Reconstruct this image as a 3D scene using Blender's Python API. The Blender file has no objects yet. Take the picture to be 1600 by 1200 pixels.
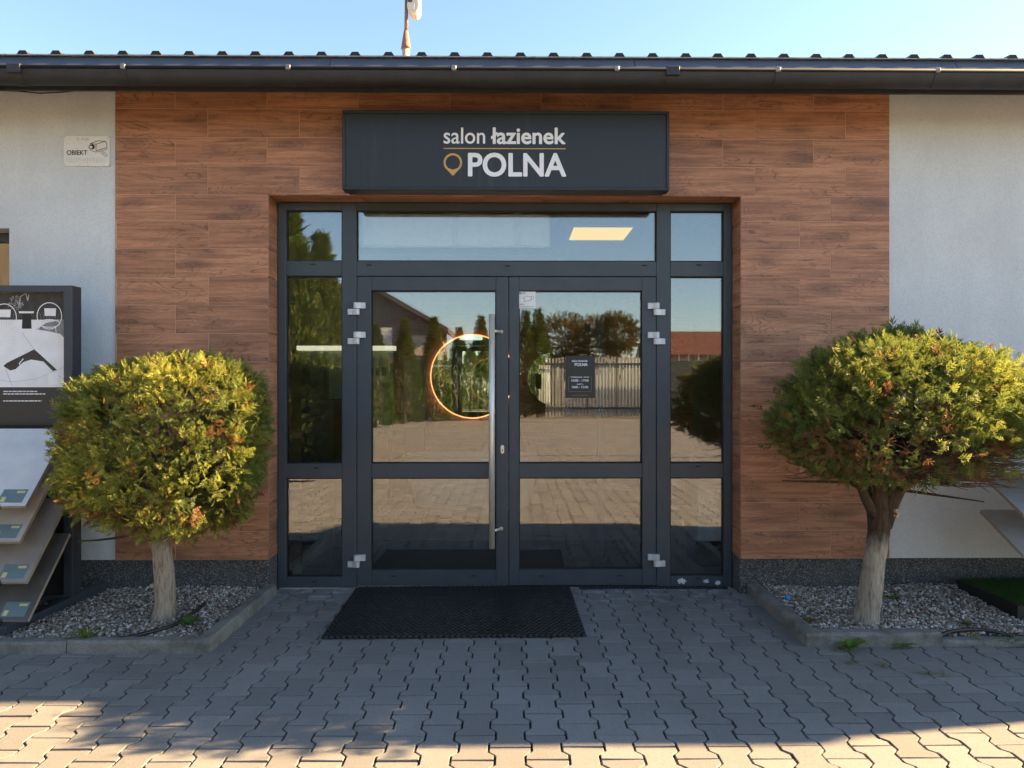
import bpy, bmesh, math, random
import numpy as np
from mathutils import Vector, Matrix

R = math.radians
random.seed(7)
rng = np.random.default_rng(11)
scene = bpy.context.scene
COL = scene.collection

# ------------------------------------------------------------------ camera
cam_d = bpy.data.cameras.new('camera')
cam = bpy.data.objects.new('camera', cam_d)
COL.objects.link(cam)
CAM_Y = -5.08
YAW = 0.6
cam.location = (0, CAM_Y, 1.40)
cam.rotation_euler = (R(90), 0, R(-YAW))
cam_d.sensor_width = 36.0
cam_d.lens = 27.0
cam_d.shift_x = -math.tan(R(YAW)) * 0.75
cam_d.clip_start = 0.05
cam_d.clip_end = 600
scene.camera = cam

# ------------------------------------------------------------------ sky and sun
SUN_EL = 24.0
SUN_AZ = 81.1            # measured from +Y (behind the shop) towards +X
world = bpy.data.worlds.new('World')
scene.world = world
world.use_nodes = True
wn = world.node_tree
bg = wn.nodes['Background']
sky = wn.nodes.new('ShaderNodeTexSky')
sky.sky_type = 'NISHITA'
sky.sun_disc = False
sky.sun_elevation = R(SUN_EL)
sky.sun_rotation = R(SUN_AZ)
sky.air_density = 1.0
sky.dust_density = 0.35
sky.ozone_density = 1.0
wn.links.new(sky.outputs[0], bg.inputs[0])
bg.inputs[1].default_value = 0.05

sun_dir = Vector((math.cos(R(SUN_EL)) * math.sin(R(SUN_AZ)),
                  math.cos(R(SUN_EL)) * math.cos(R(SUN_AZ)), math.sin(R(SUN_EL))))
sun_d = bpy.data.lights.new('sun', 'SUN')
sun_d.energy = 5.0
sun_d.angle = R(0.53)
sun_d.color = (1.0, 0.69, 0.37)
sun = bpy.data.objects.new('sun', sun_d)
COL.objects.link(sun)
sun.rotation_euler = sun_dir.to_track_quat('Z', 'Y').to_euler()
sun.location = (20, 10, 20)

scene.view_settings.view_transform = 'Standard'
scene.view_settings.look = 'None'
scene.view_settings.gamma = 1.0
scene.view_settings.exposure = 2.9
scene.view_settings.use_curve_mapping = False
scene.render.engine = 'CYCLES'
scene.cycles.use_denoising = True
scene.cycles.max_bounces = 7
scene.cycles.diffuse_bounces = 3
scene.cycles.use_light_tree = False
scene.cycles.use_adaptive_sampling = True
scene.cycles.adaptive_threshold = 0.025
scene.cycles.transparent_max_bounces = 24
scene.cycles.sample_clamp_indirect = 6.0

# ------------------------------------------------------------------ materials
MATS = {}


class NT:
    def __init__(self, name):
        self.m = bpy.data.materials.new(name)
        self.m.use_nodes = True
        self.t = self.m.node_tree
        self.b = self.t.nodes['Principled BSDF']
        self.out = self.t.nodes['Material Output']

    def n(self, kind, **kw):
        nd = self.t.nodes.new(kind)
        for k, v in kw.items():
            setattr(nd, k, v)
        return nd

    def l(self, a, b):
        self.t.links.new(a, b)

    def set(self, sock, v):
        if hasattr(v, 'links') or isinstance(v, bpy.types.NodeSocket):
            self.l(v, sock)
        else:
            sock.default_value = v

    def noise(self, vec, scale=5, detail=3, rough=0.5, dist=0.0):
        nd = self.n('ShaderNodeTexNoise')
        nd.inputs['Scale'].default_value = scale
        nd.inputs['Detail'].default_value = detail
        nd.inputs['Roughness'].default_value = rough
        nd.inputs['Distortion'].default_value = dist
        if vec is not None:
            self.l(vec, nd.inputs['Vector'])
        return nd.outputs['Fac']

    def ramp(self, fac, stops):
        nd = self.n('ShaderNodeValToRGB')
        el = nd.color_ramp.elements
        while len(el) < len(stops):
            el.new(0.5)
        for e, (p, c) in zip(el, stops):
            e.position = p
            e.color = (c[0], c[1], c[2], 1) if isinstance(c, (tuple, list)) else (c, c, c, 1)
        self.l(fac, nd.inputs[0])
        return nd.outputs[0]

    def mix(self, fac, a, b, mode='MIX'):
        nd = self.n('ShaderNodeMix', data_type='RGBA', blend_type=mode)
        for s, v in ((nd.inputs[0], fac), (nd.inputs[6], a), (nd.inputs[7], b)):
            if isinstance(v, bpy.types.NodeSocket):
                self.l(v, s)
            elif isinstance(v, (int, float)):
                s.default_value = v
            else:
                s.default_value = (v[0], v[1], v[2], 1)
        return nd.outputs[2]

    def math(self, op, a, b=0.0, c=0.0):
        nd = self.n('ShaderNodeMath', operation=op)
        for s, v in zip(nd.inputs, (a, b, c)):
            if isinstance(v, bpy.types.NodeSocket):
                self.l(v, s)
            else:
                s.default_value = v
        return nd.outputs[0]

    def coord(self, which='Object', scale=None, offset=None):
        tc = self.n('ShaderNodeTexCoord')
        v = tc.outputs[which]
        if scale is not None or offset is not None:
            mp = self.n('ShaderNodeMapping')
            self.l(v, mp.inputs[0])
            if scale is not None:
                mp.inputs['Scale'].default_value = scale
            if offset is not None:
                if isinstance(offset, bpy.types.NodeSocket):
                    self.l(offset, mp.inputs['Location'])
                else:
                    mp.inputs['Location'].default_value = offset
            v = mp.outputs[0]
        return v

    def position(self):
        return self.n('ShaderNodeNewGeometry').outputs['Position']

    def bump(self, h, strength=0.3, dist=0.01):
        nd = self.n('ShaderNodeBump')
        nd.inputs['Strength'].default_value = strength
        nd.inputs['Distance'].default_value = dist
        self.l(h, nd.inputs['Height'])
        self.l(nd.outputs[0], self.b.inputs['Normal'])

    def color(self, c):
        s = self.b.inputs['Base Color']
        if isinstance(c, bpy.types.NodeSocket):
            self.l(c, s)
        else:
            s.default_value = (c[0], c[1], c[2], 1)


def plain(name, col, rough=0.6, metal=0.0, var=0.12, nscale=18.0, spec=0.5, bump=0.0, bscale=200):
    """A paint or plastic with a little uneven dirt in it."""
    k = NT(name)
    p = k.position()
    f = k.noise(p, nscale, 4, 0.6)
    lo = [c * (1 - var) for c in col]
    hi = [min(1, c * (1 + var)) for c in col]
    k.color(k.ramp(f, [(0.3, lo), (0.7, hi)]))
    k.b.inputs['Roughness'].default_value = rough
    k.b.inputs['Metallic'].default_value = metal
    k.b.inputs['Specular IOR Level'].default_value = spec
    if bump:
        k.bump(k.noise(p, bscale, 3), bump, 0.002)
    MATS[name] = k.m
    return k.m


def emit(name, col, strength):
    k = NT(name)
    k.color((0.02, 0.02, 0.02))
    k.b.inputs['Emission Color'].default_value = (*col, 1)
    k.b.inputs['Emission Strength'].default_value = strength
    MATS[name] = k.m
    return k.m


def mat_plaster(name, base, grain=120.0):
    k = NT(name)
    p = k.position()
    big = k.noise(p, 1.3, 5, 0.6)
    st = k.n('ShaderNodeMapping')
    k.l(p, st.inputs[0])
    st.inputs['Scale'].default_value = (5, 5, 0.5)
    streak = k.noise(st.outputs[0], 1.0, 4, 0.6)
    fine = k.noise(p, grain, 2, 0.6)
    c = k.ramp(big, [(0.3, [x * 0.88 for x in base]), (0.7, [min(1, x * 1.07) for x in base])])
    c = k.mix(k.ramp(streak, [(0.45, 0.0), (0.75, 0.28)]), c, [x * 0.80 for x in base])
    c = k.mix(k.ramp(fine, [(0.36, 0.34), (0.55, 0.0)]), c, [x * 0.66 for x in base])
    k.color(c)
    k.b.inputs['Roughness'].default_value = 0.9
    k.bump(fine, 0.55, 0.004)
    MATS[name] = k.m


def mat_wood():
    k = NT('wood_tile')
    oi = k.n('ShaderNodeObjectInfo')
    off = k.n('ShaderNodeCombineXYZ')
    k.l(k.math('MULTIPLY', oi.outputs['Random'], 37.0), off.inputs[0])
    k.l(k.math('MULTIPLY', oi.outputs['Random'], 91.0), off.inputs[1])
    k.l(k.math('MULTIPLY', oi.outputs['Random'], 13.0), off.inputs[2])
    v = k.coord('Object', None, off.outputs[0])

    def mp(s):
        m = k.n('ShaderNodeMapping')
        k.l(v, m.inputs[0])
        m.inputs['Scale'].default_value = s
        return m.outputs[0]
    # knots, and a cathedral figure drawn as contour lines of a stretched height field bent round them
    kv = k.n('ShaderNodeTexVoronoi')
    kv.inputs['Scale'].default_value = 1.0
    warp = k.noise(mp((5, 1, 22)), 1.0, 3, 0.6)
    kvec = k.n('ShaderNodeVectorMath', operation='ADD')
    k.l(mp((2.6, 1.0, 7.5)), kvec.inputs[0])
    k.l(k.math('MULTIPLY', warp, 0.35), kvec.inputs[1])
    k.l(kvec.outputs[0], kv.inputs['Vector'])
    knot = k.ramp(kv.outputs['Distance'], [(0.06, 1.0), (0.40, 0.0)])
    field = k.noise(mp((1.7, 1.0, 6.5)), 1.0, 2, 0.45, 0.5)
    field = k.math('ADD', field, k.math('MULTIPLY', knot, 0.16))
    rings = k.math('FRACT', k.math('MULTIPLY', field, 17.0))
    rings = k.math('ABSOLUTE', k.math('SUBTRACT', rings, 0.5))
    ringc = k.ramp(rings, [(0.0, 1.0), (0.16, 0.0)])
    jag = k.noise(mp((60, 1, 140)), 1.0, 2, 0.6)
    ringc = k.math('MULTIPLY', ringc, k.ramp(jag, [(0.35, 0.2), (0.6, 1.0)]))
    where = k.ramp(k.noise(mp((2.2, 1, 9)), 1.0, 2), [(0.42, 0.0), (0.62, 1.0)])
    where = k.math('MAXIMUM', where, k.math('MULTIPLY', knot, 1.6))
    ringc = k.math('MULTIPLY', ringc, k.math('MINIMUM', where, 1.0))
    streak = k.noise(mp((2.6, 1.0, 55.0)), 1.0, 5, 0.62)
    band = k.noise(mp((1.6, 1.0, 13.0)), 1.0, 3, 0.55)
    pores = k.noise(mp((22, 1, 420)), 1.0, 2, 0.5)
    base = k.ramp(band, [(0.28, (0.29, 0.128, 0.068)), (0.47, (0.435, 0.196, 0.102)), (0.70, (0.52, 0.25, 0.135))])
    base = k.mix(k.ramp(streak, [(0.38, 0.62), (0.56, 0.0)]), base, (0.20, 0.080, 0.038))
    base = k.mix(k.math('MULTIPLY', knot, 0.62), base, (0.115, 0.058, 0.036))
    base = k.mix(k.math('MULTIPLY', ringc, 0.85), base, (0.070, 0.030, 0.019))
    base = k.mix(k.ramp(pores, [(0.30, 0.45), (0.45, 0.0)]), base, (0.10, 0.042, 0.024))
    tone = k.n('ShaderNodeHueSaturation')
    k.l(base, tone.inputs['Color'])
    k.l(k.math('ADD', k.math('MULTIPLY', oi.outputs['Random'], 0.24), 0.88), tone.inputs['Value'])
    k.color(tone.outputs[0])
    k.b.inputs['Roughness'].default_value = 0.5
    k.bump(streak, 0.12, 0.002)
    MATS['wood_tile'] = k.m


def mat_plinth():
    k = NT('plinth_render')
    p = k.position()
    vo = k.n('ShaderNodeTexVoronoi')
    vo.inputs['Scale'].default_value = 210
    k.l(p, vo.inputs['Vector'])
    sep = k.n('ShaderNodeSeparateColor')
    k.l(vo.outputs['Color'], sep.inputs[0])
    c = k.ramp(sep.outputs[0], [(0.0, (0.018, 0.018, 0.020)), (0.6, (0.06, 0.06, 0.064)), (0.85, (0.13, 0.13, 0.135)), (1.0, (0.30, 0.295, 0.29))])
    dirt = k.ramp(k.noise(p, 4, 4), [(0.45, 0.0), (0.75, 0.35)])
    k.color(k.mix(dirt, c, (0.11, 0.105, 0.095)))
    k.b.inputs['Roughness'].default_value = 0.75
    k.bump(vo.outputs['Distance'], 0.5, 0.003)
    MATS['plinth_render'] = k.m


def mat_paver(name, per_object):
    k = NT(name)
    p = k.position()
    if per_object:
        rnd = k.n('ShaderNodeObjectInfo').outputs['Random']
    else:
        at = k.n('ShaderNodeAttribute')
        at.attribute_name = 'tone'
        rnd = at.outputs['Fac']
    speck = k.noise(p, 210, 3, 0.75)
    mid = k.noise(p, 26, 5, 0.65)
    big = k.noise(p, 1.5, 4, 0.6)
    c = k.ramp(rnd, [(0.0, (0.150, 0.145, 0.134)), (0.12, (0.182, 0.176, 0.164)), (0.6, (0.204, 0.197, 0.183)), (1.0, (0.232, 0.223, 0.206))])
    c = k.mix(k.ramp(speck, [(0.36, 0.55), (0.5, 0.0)]), c, (0.085, 0.083, 0.079))
    c = k.mix(k.ramp(speck, [(0.60, 0.0), (0.74, 0.65)]), c, (0.42, 0.405, 0.385))
    c = k.mix(k.ramp(mid, [(0.52, 0.0), (0.78, 0.30)]), c, (0.265, 0.245, 0.215))
    c = k.mix(k.ramp(big, [(0.48, 0.0), (0.72, 0.48)]), c, (0.140, 0.134, 0.112))
    # thin lime bloom that sits in patches
    bl = k.noise(p, 5.5, 6, 0.75)
    c = k.mix(k.ramp(bl, [(0.66, 0.0), (0.74, 0.55)]), c, (0.37, 0.37, 0.365))
    # chalky bloom on the stones next to the wall
    sx = k.n('ShaderNodeSeparateXYZ')
    k.l(p, sx.inputs[0])
    nearw = k.n('ShaderNodeMapRange')
    nearw.inputs[1].default_value = -0.42
    nearw.inputs[2].default_value = 0.12
    k.l(sx.outputs[1], nearw.inputs[0])
    pat = k.ramp(k.noise(p, 9.0, 5, 0.7), [(0.50, 0.0), (0.62, 0.75)])
    c = k.mix(k.math('MULTIPLY', nearw.outputs[0], pat), c, (0.36, 0.37, 0.385))
    k.color(c)
    k.b.inputs['Roughness'].default_value = 0.88
    k.bump(speck, 0.35, 0.003)
    MATS[name] = k.m


def mat_far_paving():
    k = NT('far_paving')
    p = k.position()
    br = k.n('ShaderNodeTexBrick')
    mp = k.n('ShaderNodeMapping')
    k.l(p, mp.inputs[0])
    mp.inputs['Rotation'].default_value = (0, 0, R(90))
    k.l(mp.outputs[0], br.inputs[0])
    br.inputs['Scale'].default_value = 1.0
    br.inputs['Brick Width'].default_value = 0.2
    br.inputs['Row Height'].default_value = 0.14
    br.inputs['Mortar Size'].default_value = 0.010
    br.inputs['Color1'].default_value = (0.205, 0.195, 0.178, 1)
    br.inputs['Color2'].default_value = (0.235, 0.222, 0.20, 1)
    br.inputs['Mortar'].default_value = (0.035, 0.033, 0.03, 1)
    k.color(k.mix(k.ramp(k.noise(p, 0.6, 4), [(0.4, 0), (0.7, 0.4)]), br.outputs[0], (0.15, 0.14, 0.12)))
    k.b.inputs['Roughness'].default_value = 0.9
    MATS['far_paving'] = k.m


def mat_concrete():
    k = NT('kerb_concrete')
    p = k.position()
    a = k.noise(p, 9, 6, 0.7)
    f = k.noise(p, 160, 3, 0.7)
    c = k.ramp(a, [(0.28, (0.085, 0.082, 0.070)), (0.5, (0.20, 0.193, 0.172)), (0.72, (0.27, 0.262, 0.24))])
    c = k.mix(k.ramp(f, [(0.38, 0.6), (0.5, 0)]), c, (0.07, 0.068, 0.058))
    moss = k.ramp(k.noise(p, 3.1, 5, 0.7), [(0.55, 0), (0.70, 0.45)])
    k.color(k.mix(moss, c, (0.085, 0.092, 0.045)))
    k.b.inputs['Roughness'].default_value = 0.95
    k.bump(f, 0.6, 0.004)
    MATS['kerb_concrete'] = k.m


def mat_bark(name, stops, sx=70):
    k = NT(name)
    p = k.coord('Object')
    m = k.n('ShaderNodeMapping')
    k.l(p, m.inputs[0])
    m.inputs['Scale'].default_value = (sx, sx, sx * 0.10)
    f = k.noise(m.outputs[0], 1.0, 5, 0.65, 0.4)
    k.color(k.ramp(f, stops))
    k.b.inputs['Roughness'].default_value = 0.92
    k.bump(f, 0.9, 0.012)
    MATS[name] = k.m


def mat_leaf(name, rough=0.5, trans=0.45):
    k = NT(name)
    at = k.n('ShaderNodeAttribute')
    at.attribute_name = 'leaf_colour'
    k.l(at.outputs['Color'], k.b.inputs['Base Color'])
    k.b.inputs['Roughness'].default_value = rough
    k.b.inputs['Specular IOR Level'].default_value = 0.3
    tr = k.n('ShaderNodeBsdfTranslucent')
    k.l(at.outputs['Color'], tr.inputs[0])
    mx = k.n('ShaderNodeMixShader')
    mx.inputs[0].default_value = trans
    k.l(k.b.outputs[0], mx.inputs[1])
    k.l(tr.outputs[0], mx.inputs[2])
    k.l(mx.outputs[0], k.out.inputs[0])
    MATS[name] = k.m


def mat_glass(name, refl=0.30, tint=(0.80, 0.86, 0.84)):
    k = NT(name)
    k.t.nodes.remove(k.b)
    tr = k.n('ShaderNodeBsdfTransparent')
    tr.inputs[0].default_value = (*tint, 1)
    gl = k.n('ShaderNodeBsdfGlossy')
    gl.inputs['Roughness'].default_value = 0.0
    gl.inputs['Color'].default_value = (0.96, 0.98, 1.0, 1)
    # a little waviness of float glass
    bp = k.n('ShaderNodeBump')
    bp.inputs['Strength'].default_value = 0.004
    bp.inputs['Distance'].default_value = 0.004
    k.l(k.noise(k.position(), 2.2, 1), bp.inputs['Height'])
    k.l(bp.outputs[0], gl.inputs['Normal'])
    fr = k.n('ShaderNodeFresnel')
    fr.inputs[0].default_value = 1.5
    fac = k.math('MINIMUM', k.math('ADD', fr.outputs[0], refl - 0.04), 1.0)
    mx = k.n('ShaderNodeMixShader')
    k.l(fac, mx.inputs[0])
    k.l(tr.outputs[0], mx.inputs[1])
    k.l(gl.outputs[0], mx.inputs[2])
    k.l(mx.outputs[0], k.out.inputs[0])
    MATS[name] = k.m


def mat_gravel():
    k = NT('gravel')
    at = k.n('ShaderNodeAttribute')
    at.attribute_name = 'leaf_colour'
    f = k.noise(k.position(), 120, 3)
    k.color(k.mix(k.ramp(f, [(0.4, 0.0), (0.7, 0.4)]), at.outputs['Color'], (0.12, 0.105, 0.09)))
    k.b.inputs['Roughness'].default_value = 0.8
    MATS['gravel'] = k.m


def mat_attr(name, rough=0.8):
    k = NT(name)
    at = k.n('ShaderNodeAttribute')
    at.attribute_name = 'leaf_colour'
    k.l(at.outputs['Color'], k.b.inputs['Base Color'])
    k.b.inputs['Roughness'].default_value = rough
    MATS[name] = k.m


def mat_roof_tile():
    k = NT('roof_tile_red')
    w = k.n('ShaderNodeTexWave')
    w.inputs['Scale'].default_value = 1.6
    k.l(k.position(), w.inputs[0])
    k.color(k.ramp(w.outputs['Fac'], [(0.2, (0.07, 0.026, 0.018)), (0.7, (0.16, 0.058, 0.038))]))
    k.b.inputs['Roughness'].default_value = 0.8
    MATS['roof_tile_red'] = k.m


mat_plaster('plaster', (0.635, 0.66, 0.67))
mat_wood()
mat_plinth()
mat_paver('paver', True)
mat_paver('paver_mass', False)
mat_far_paving()
mat_concrete()
mat_bark('bark_pale', [(0.25, (0.13, 0.105, 0.078)), (0.5, (0.30, 0.255, 0.20)), (0.75, (0.42, 0.37, 0.30))], 60)
mat_bark('bark_dark', [(0.25, (0.035, 0.022, 0.014)), (0.5, (0.10, 0.062, 0.038)), (0.75, (0.19, 0.125, 0.08))], 60)
k = NT('bark_trunk')
_p = k.coord('Object')
_m = k.n('ShaderNodeMapping')
k.l(_p, _m.inputs[0])
_m.inputs['Scale'].default_value = (85, 85, 13)
_f = k.noise(_m.outputs[0], 1.0, 5, 0.65, 0.4)
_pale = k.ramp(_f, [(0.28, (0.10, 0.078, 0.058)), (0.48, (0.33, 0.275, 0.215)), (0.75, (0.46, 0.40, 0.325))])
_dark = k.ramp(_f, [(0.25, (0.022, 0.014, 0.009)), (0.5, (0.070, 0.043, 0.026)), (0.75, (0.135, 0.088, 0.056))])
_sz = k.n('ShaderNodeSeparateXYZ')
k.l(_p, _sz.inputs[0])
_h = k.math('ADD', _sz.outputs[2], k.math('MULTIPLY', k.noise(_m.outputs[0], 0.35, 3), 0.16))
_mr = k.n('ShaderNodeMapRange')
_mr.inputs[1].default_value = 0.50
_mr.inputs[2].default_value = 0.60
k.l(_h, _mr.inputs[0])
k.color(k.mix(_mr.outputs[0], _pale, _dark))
k.b.inputs['Roughness'].default_value = 0.92
k.bump(_f, 0.9, 0.012)
MATS['bark_trunk'] = k.m
mat_leaf('thuja_leaf')
mat_leaf('herb_leaf')
mat_gravel()
mat_attr('hedge_far')
mat_glass('pane_glass', 0.20, (0.93, 0.96, 0.95))
mat_glass('inner_pane_glass', 0.055, (0.92, 0.94, 0.92))
mat_roof_tile()
plain('frame_paint', (0.044, 0.056, 0.070), 0.40, var=0.10, nscale=6)
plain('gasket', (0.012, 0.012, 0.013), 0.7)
plain('steel', (0.80, 0.74, 0.64), 0.36, 0.45, 0.06)
plain('hinge_metal', (0.56, 0.58, 0.60), 0.42, 0.35, 0.06)
plain('grout', (0.50, 0.30, 0.20), 0.9)
plain('gutter_metal', (0.023, 0.024, 0.027), 0.62, 0.0, 0.25, 9)
plain('bead_metal', (0.012, 0.0125, 0.014), 0.7, spec=0.2)
plain('flashing_metal', (0.066, 0.080, 0.108), 0.40, 0.0, 0.12, 4)
plain('soffit_dark', (0.03, 0.03, 0.033), 0.6)
plain('roof_sheet', (0.05, 0.052, 0.056), 0.45)
plain('edge_zinc', (0.42, 0.42, 0.40), 0.55, 0.0, 0.3, 30)
plain('clip_zinc', (0.22, 0.215, 0.20), 0.5, 0.2, 0.2)
k = NT('sign_face')
_p = k.position()
_m = k.n('ShaderNodeMapping')
k.l(_p, _m.inputs[0])
_m.inputs['Scale'].default_value = (26, 1, 0.9)
_s = k.ramp(k.noise(_m.outputs[0], 1.0, 4, 0.6), [(0.55, 0.0), (0.78, 0.30)])
_w = k.ramp(k.noise(_p, 1.4, 2), [(0.45, 0.0), (0.62, 1.0)])
k.color(k.mix(k.math('MULTIPLY', _s, _w), (0.0165, 0.0165, 0.0175), (0.10, 0.10, 0.098)))
k.b.inputs['Roughness'].default_value = 0.40
MATS['sign_face'] = k.m
plain('sign_case', (0.019, 0.021, 0.025), 0.45)
plain('letter_white', (0.80, 0.81, 0.83), 0.5, var=0.03)
plain('gold_print', (0.55, 0.33, 0.095), 0.5, var=0.06)
plain('gold_dim', (0.22, 0.16, 0.09), 0.6)
plain('sheet_white', (0.72, 0.72, 0.70), 0.6, var=0.06, nscale=40)
plain('print_black', (0.020, 0.020, 0.021), 0.6)
plain('print_faded', (0.58, 0.58, 0.57), 0.7)
plain('print_pink', (0.66, 0.45, 0.46), 0.7, var=0.25, nscale=90)
plain('stand_paint', (0.036, 0.045, 0.060), 0.45)
plain('stand_black', (0.012, 0.012, 0.013), 0.6)
plain('poster_dark', (0.030, 0.030, 0.029), 0.45, var=0.5, nscale=14)
plain('poster_floor', (0.76, 0.76, 0.77), 0.45, var=0.07, nscale=8)
plain('poster_mid', (0.20, 0.20, 0.20), 0.45, var=0.3, nscale=16)
plain('poster_line', (0.36, 0.36, 0.37), 0.5)
plain('poster_leaf', (0.34, 0.34, 0.33), 0.5, var=0.6, nscale=70)
plain('poster_white', (0.78, 0.78, 0.78), 0.45, var=0.03)
plain('poster_text_band', (0.034, 0.032, 0.031), 0.5, var=0.05)
plain('tile_light', (0.62, 0.62, 0.61), 0.55, var=0.09, nscale=7, bump=0.15, bscale=60)
plain('tile_beige', (0.44, 0.40, 0.36), 0.6, var=0.12, nscale=7, bump=0.15, bscale=60)
plain('tile_taupe', (0.27, 0.255, 0.24), 0.6, var=0.14, nscale=7, bump=0.15, bscale=60)
plain('tile_dark', (0.10, 0.098, 0.095), 0.6, var=0.2, nscale=7, bump=0.15, bscale=60)
plain('tile_grey', (0.30, 0.30, 0.30), 0.6, var=0.12, nscale=7, bump=0.15, bscale=60)
plain('tile_edge', (0.36, 0.32, 0.27), 0.8)
plain('cut_wood', (0.36, 0.26, 0.15), 0.8)
plain('tag_teal', (0.14, 0.205, 0.215), 0.5, var=0.06)
plain('tag_yellow', (0.62, 0.55, 0.26), 0.5, var=0.06)
plain('rubber', (0.010, 0.010, 0.011), 0.5)
plain('hose_black', (0.014, 0.014, 0.015), 0.45)
plain('soil', (0.075, 0.058, 0.042), 0.95, var=0.4, nscale=30)
plain('bed_soil', (0.085, 0.072, 0.058), 0.95, var=0.4, nscale=40)
plain('joint_sand', (0.026, 0.025, 0.021), 0.95, var=0.35, nscale=14)
plain('rust_paint', (0.24, 0.115, 0.075), 0.75, var=0.35, nscale=40)
plain('mast_zinc', (0.40, 0.34, 0.24), 0.6, var=0.2)
plain('lamp_body', (0.60, 0.55, 0.44), 0.5)
plain('lamp_dark', (0.06, 0.06, 0.06), 0.5)
plain('lamp_glass', (0.62, 0.57, 0.50), 0.2)
plain('cap_blue', (0.045, 0.29, 0.62), 0.4)
plain('dry_leaf', (0.24, 0.115, 0.05), 0.7, var=0.3)
plain('turf_border', (0.012, 0.012, 0.012), 0.6)
plain('wall_white', (0.66, 0.66, 0.65), 0.85)
plain('inner_floor', (0.17, 0.158, 0.145), 0.5, var=0.2, nscale=5)
plain('inner_wall', (0.34, 0.31, 0.27), 0.8)
plain('inner_dark', (0.035, 0.035, 0.036), 0.6)
plain('ceramic', (0.82, 0.82, 0.81), 0.15, var=0.02)
plain('cabinet_pale', (0.50, 0.54, 0.56), 0.4)
plain('print_green', (0.26, 0.33, 0.21), 0.5, var=0.5, nscale=14)
plain('print_pale', (0.52, 0.60, 0.46), 0.5, var=0.2, nscale=9)
plain('house_wall', (0.21, 0.165, 0.135), 0.9)
plain('house_wall_pale', (0.60, 0.50, 0.37), 0.9)
plain('house_cream', (0.085, 0.072, 0.058), 0.9)
plain('house_roof', (0.09, 0.08, 0.075), 0.8)
plain('fence_slat', (0.40, 0.37, 0.32), 0.7, var=0.15)
plain('fence_dark', (0.055, 0.065, 0.062), 0.7)
plain('soil_far', (0.12, 0.11, 0.075), 0.95, var=0.4, nscale=0.5)
plain('ivory_edge', (0.44, 0.40, 0.32), 0.6)
plain('old_paint', (0.60, 0.62, 0.63), 0.8, var=0.15, nscale=60)
plain('hoop_red', (0.5, 0.04, 0.025), 0.5)
plain('cable_black', (0.015, 0.015, 0.015), 0.6)
k = NT('mirror_silver')
k.color((0.86, 0.88, 0.87))
k.b.inputs['Metallic'].default_value = 1.0
k.b.inputs['Roughness'].default_value = 0.0
MATS['mirror_silver'] = k.m
emit('led_panel', (1.0, 0.60, 0.07), 0.16)
emit('led_warm', (1.0, 0.45, 0.16), 0.34)
emit('led_white', (1.0, 0.93, 0.70), 0.13)


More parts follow.
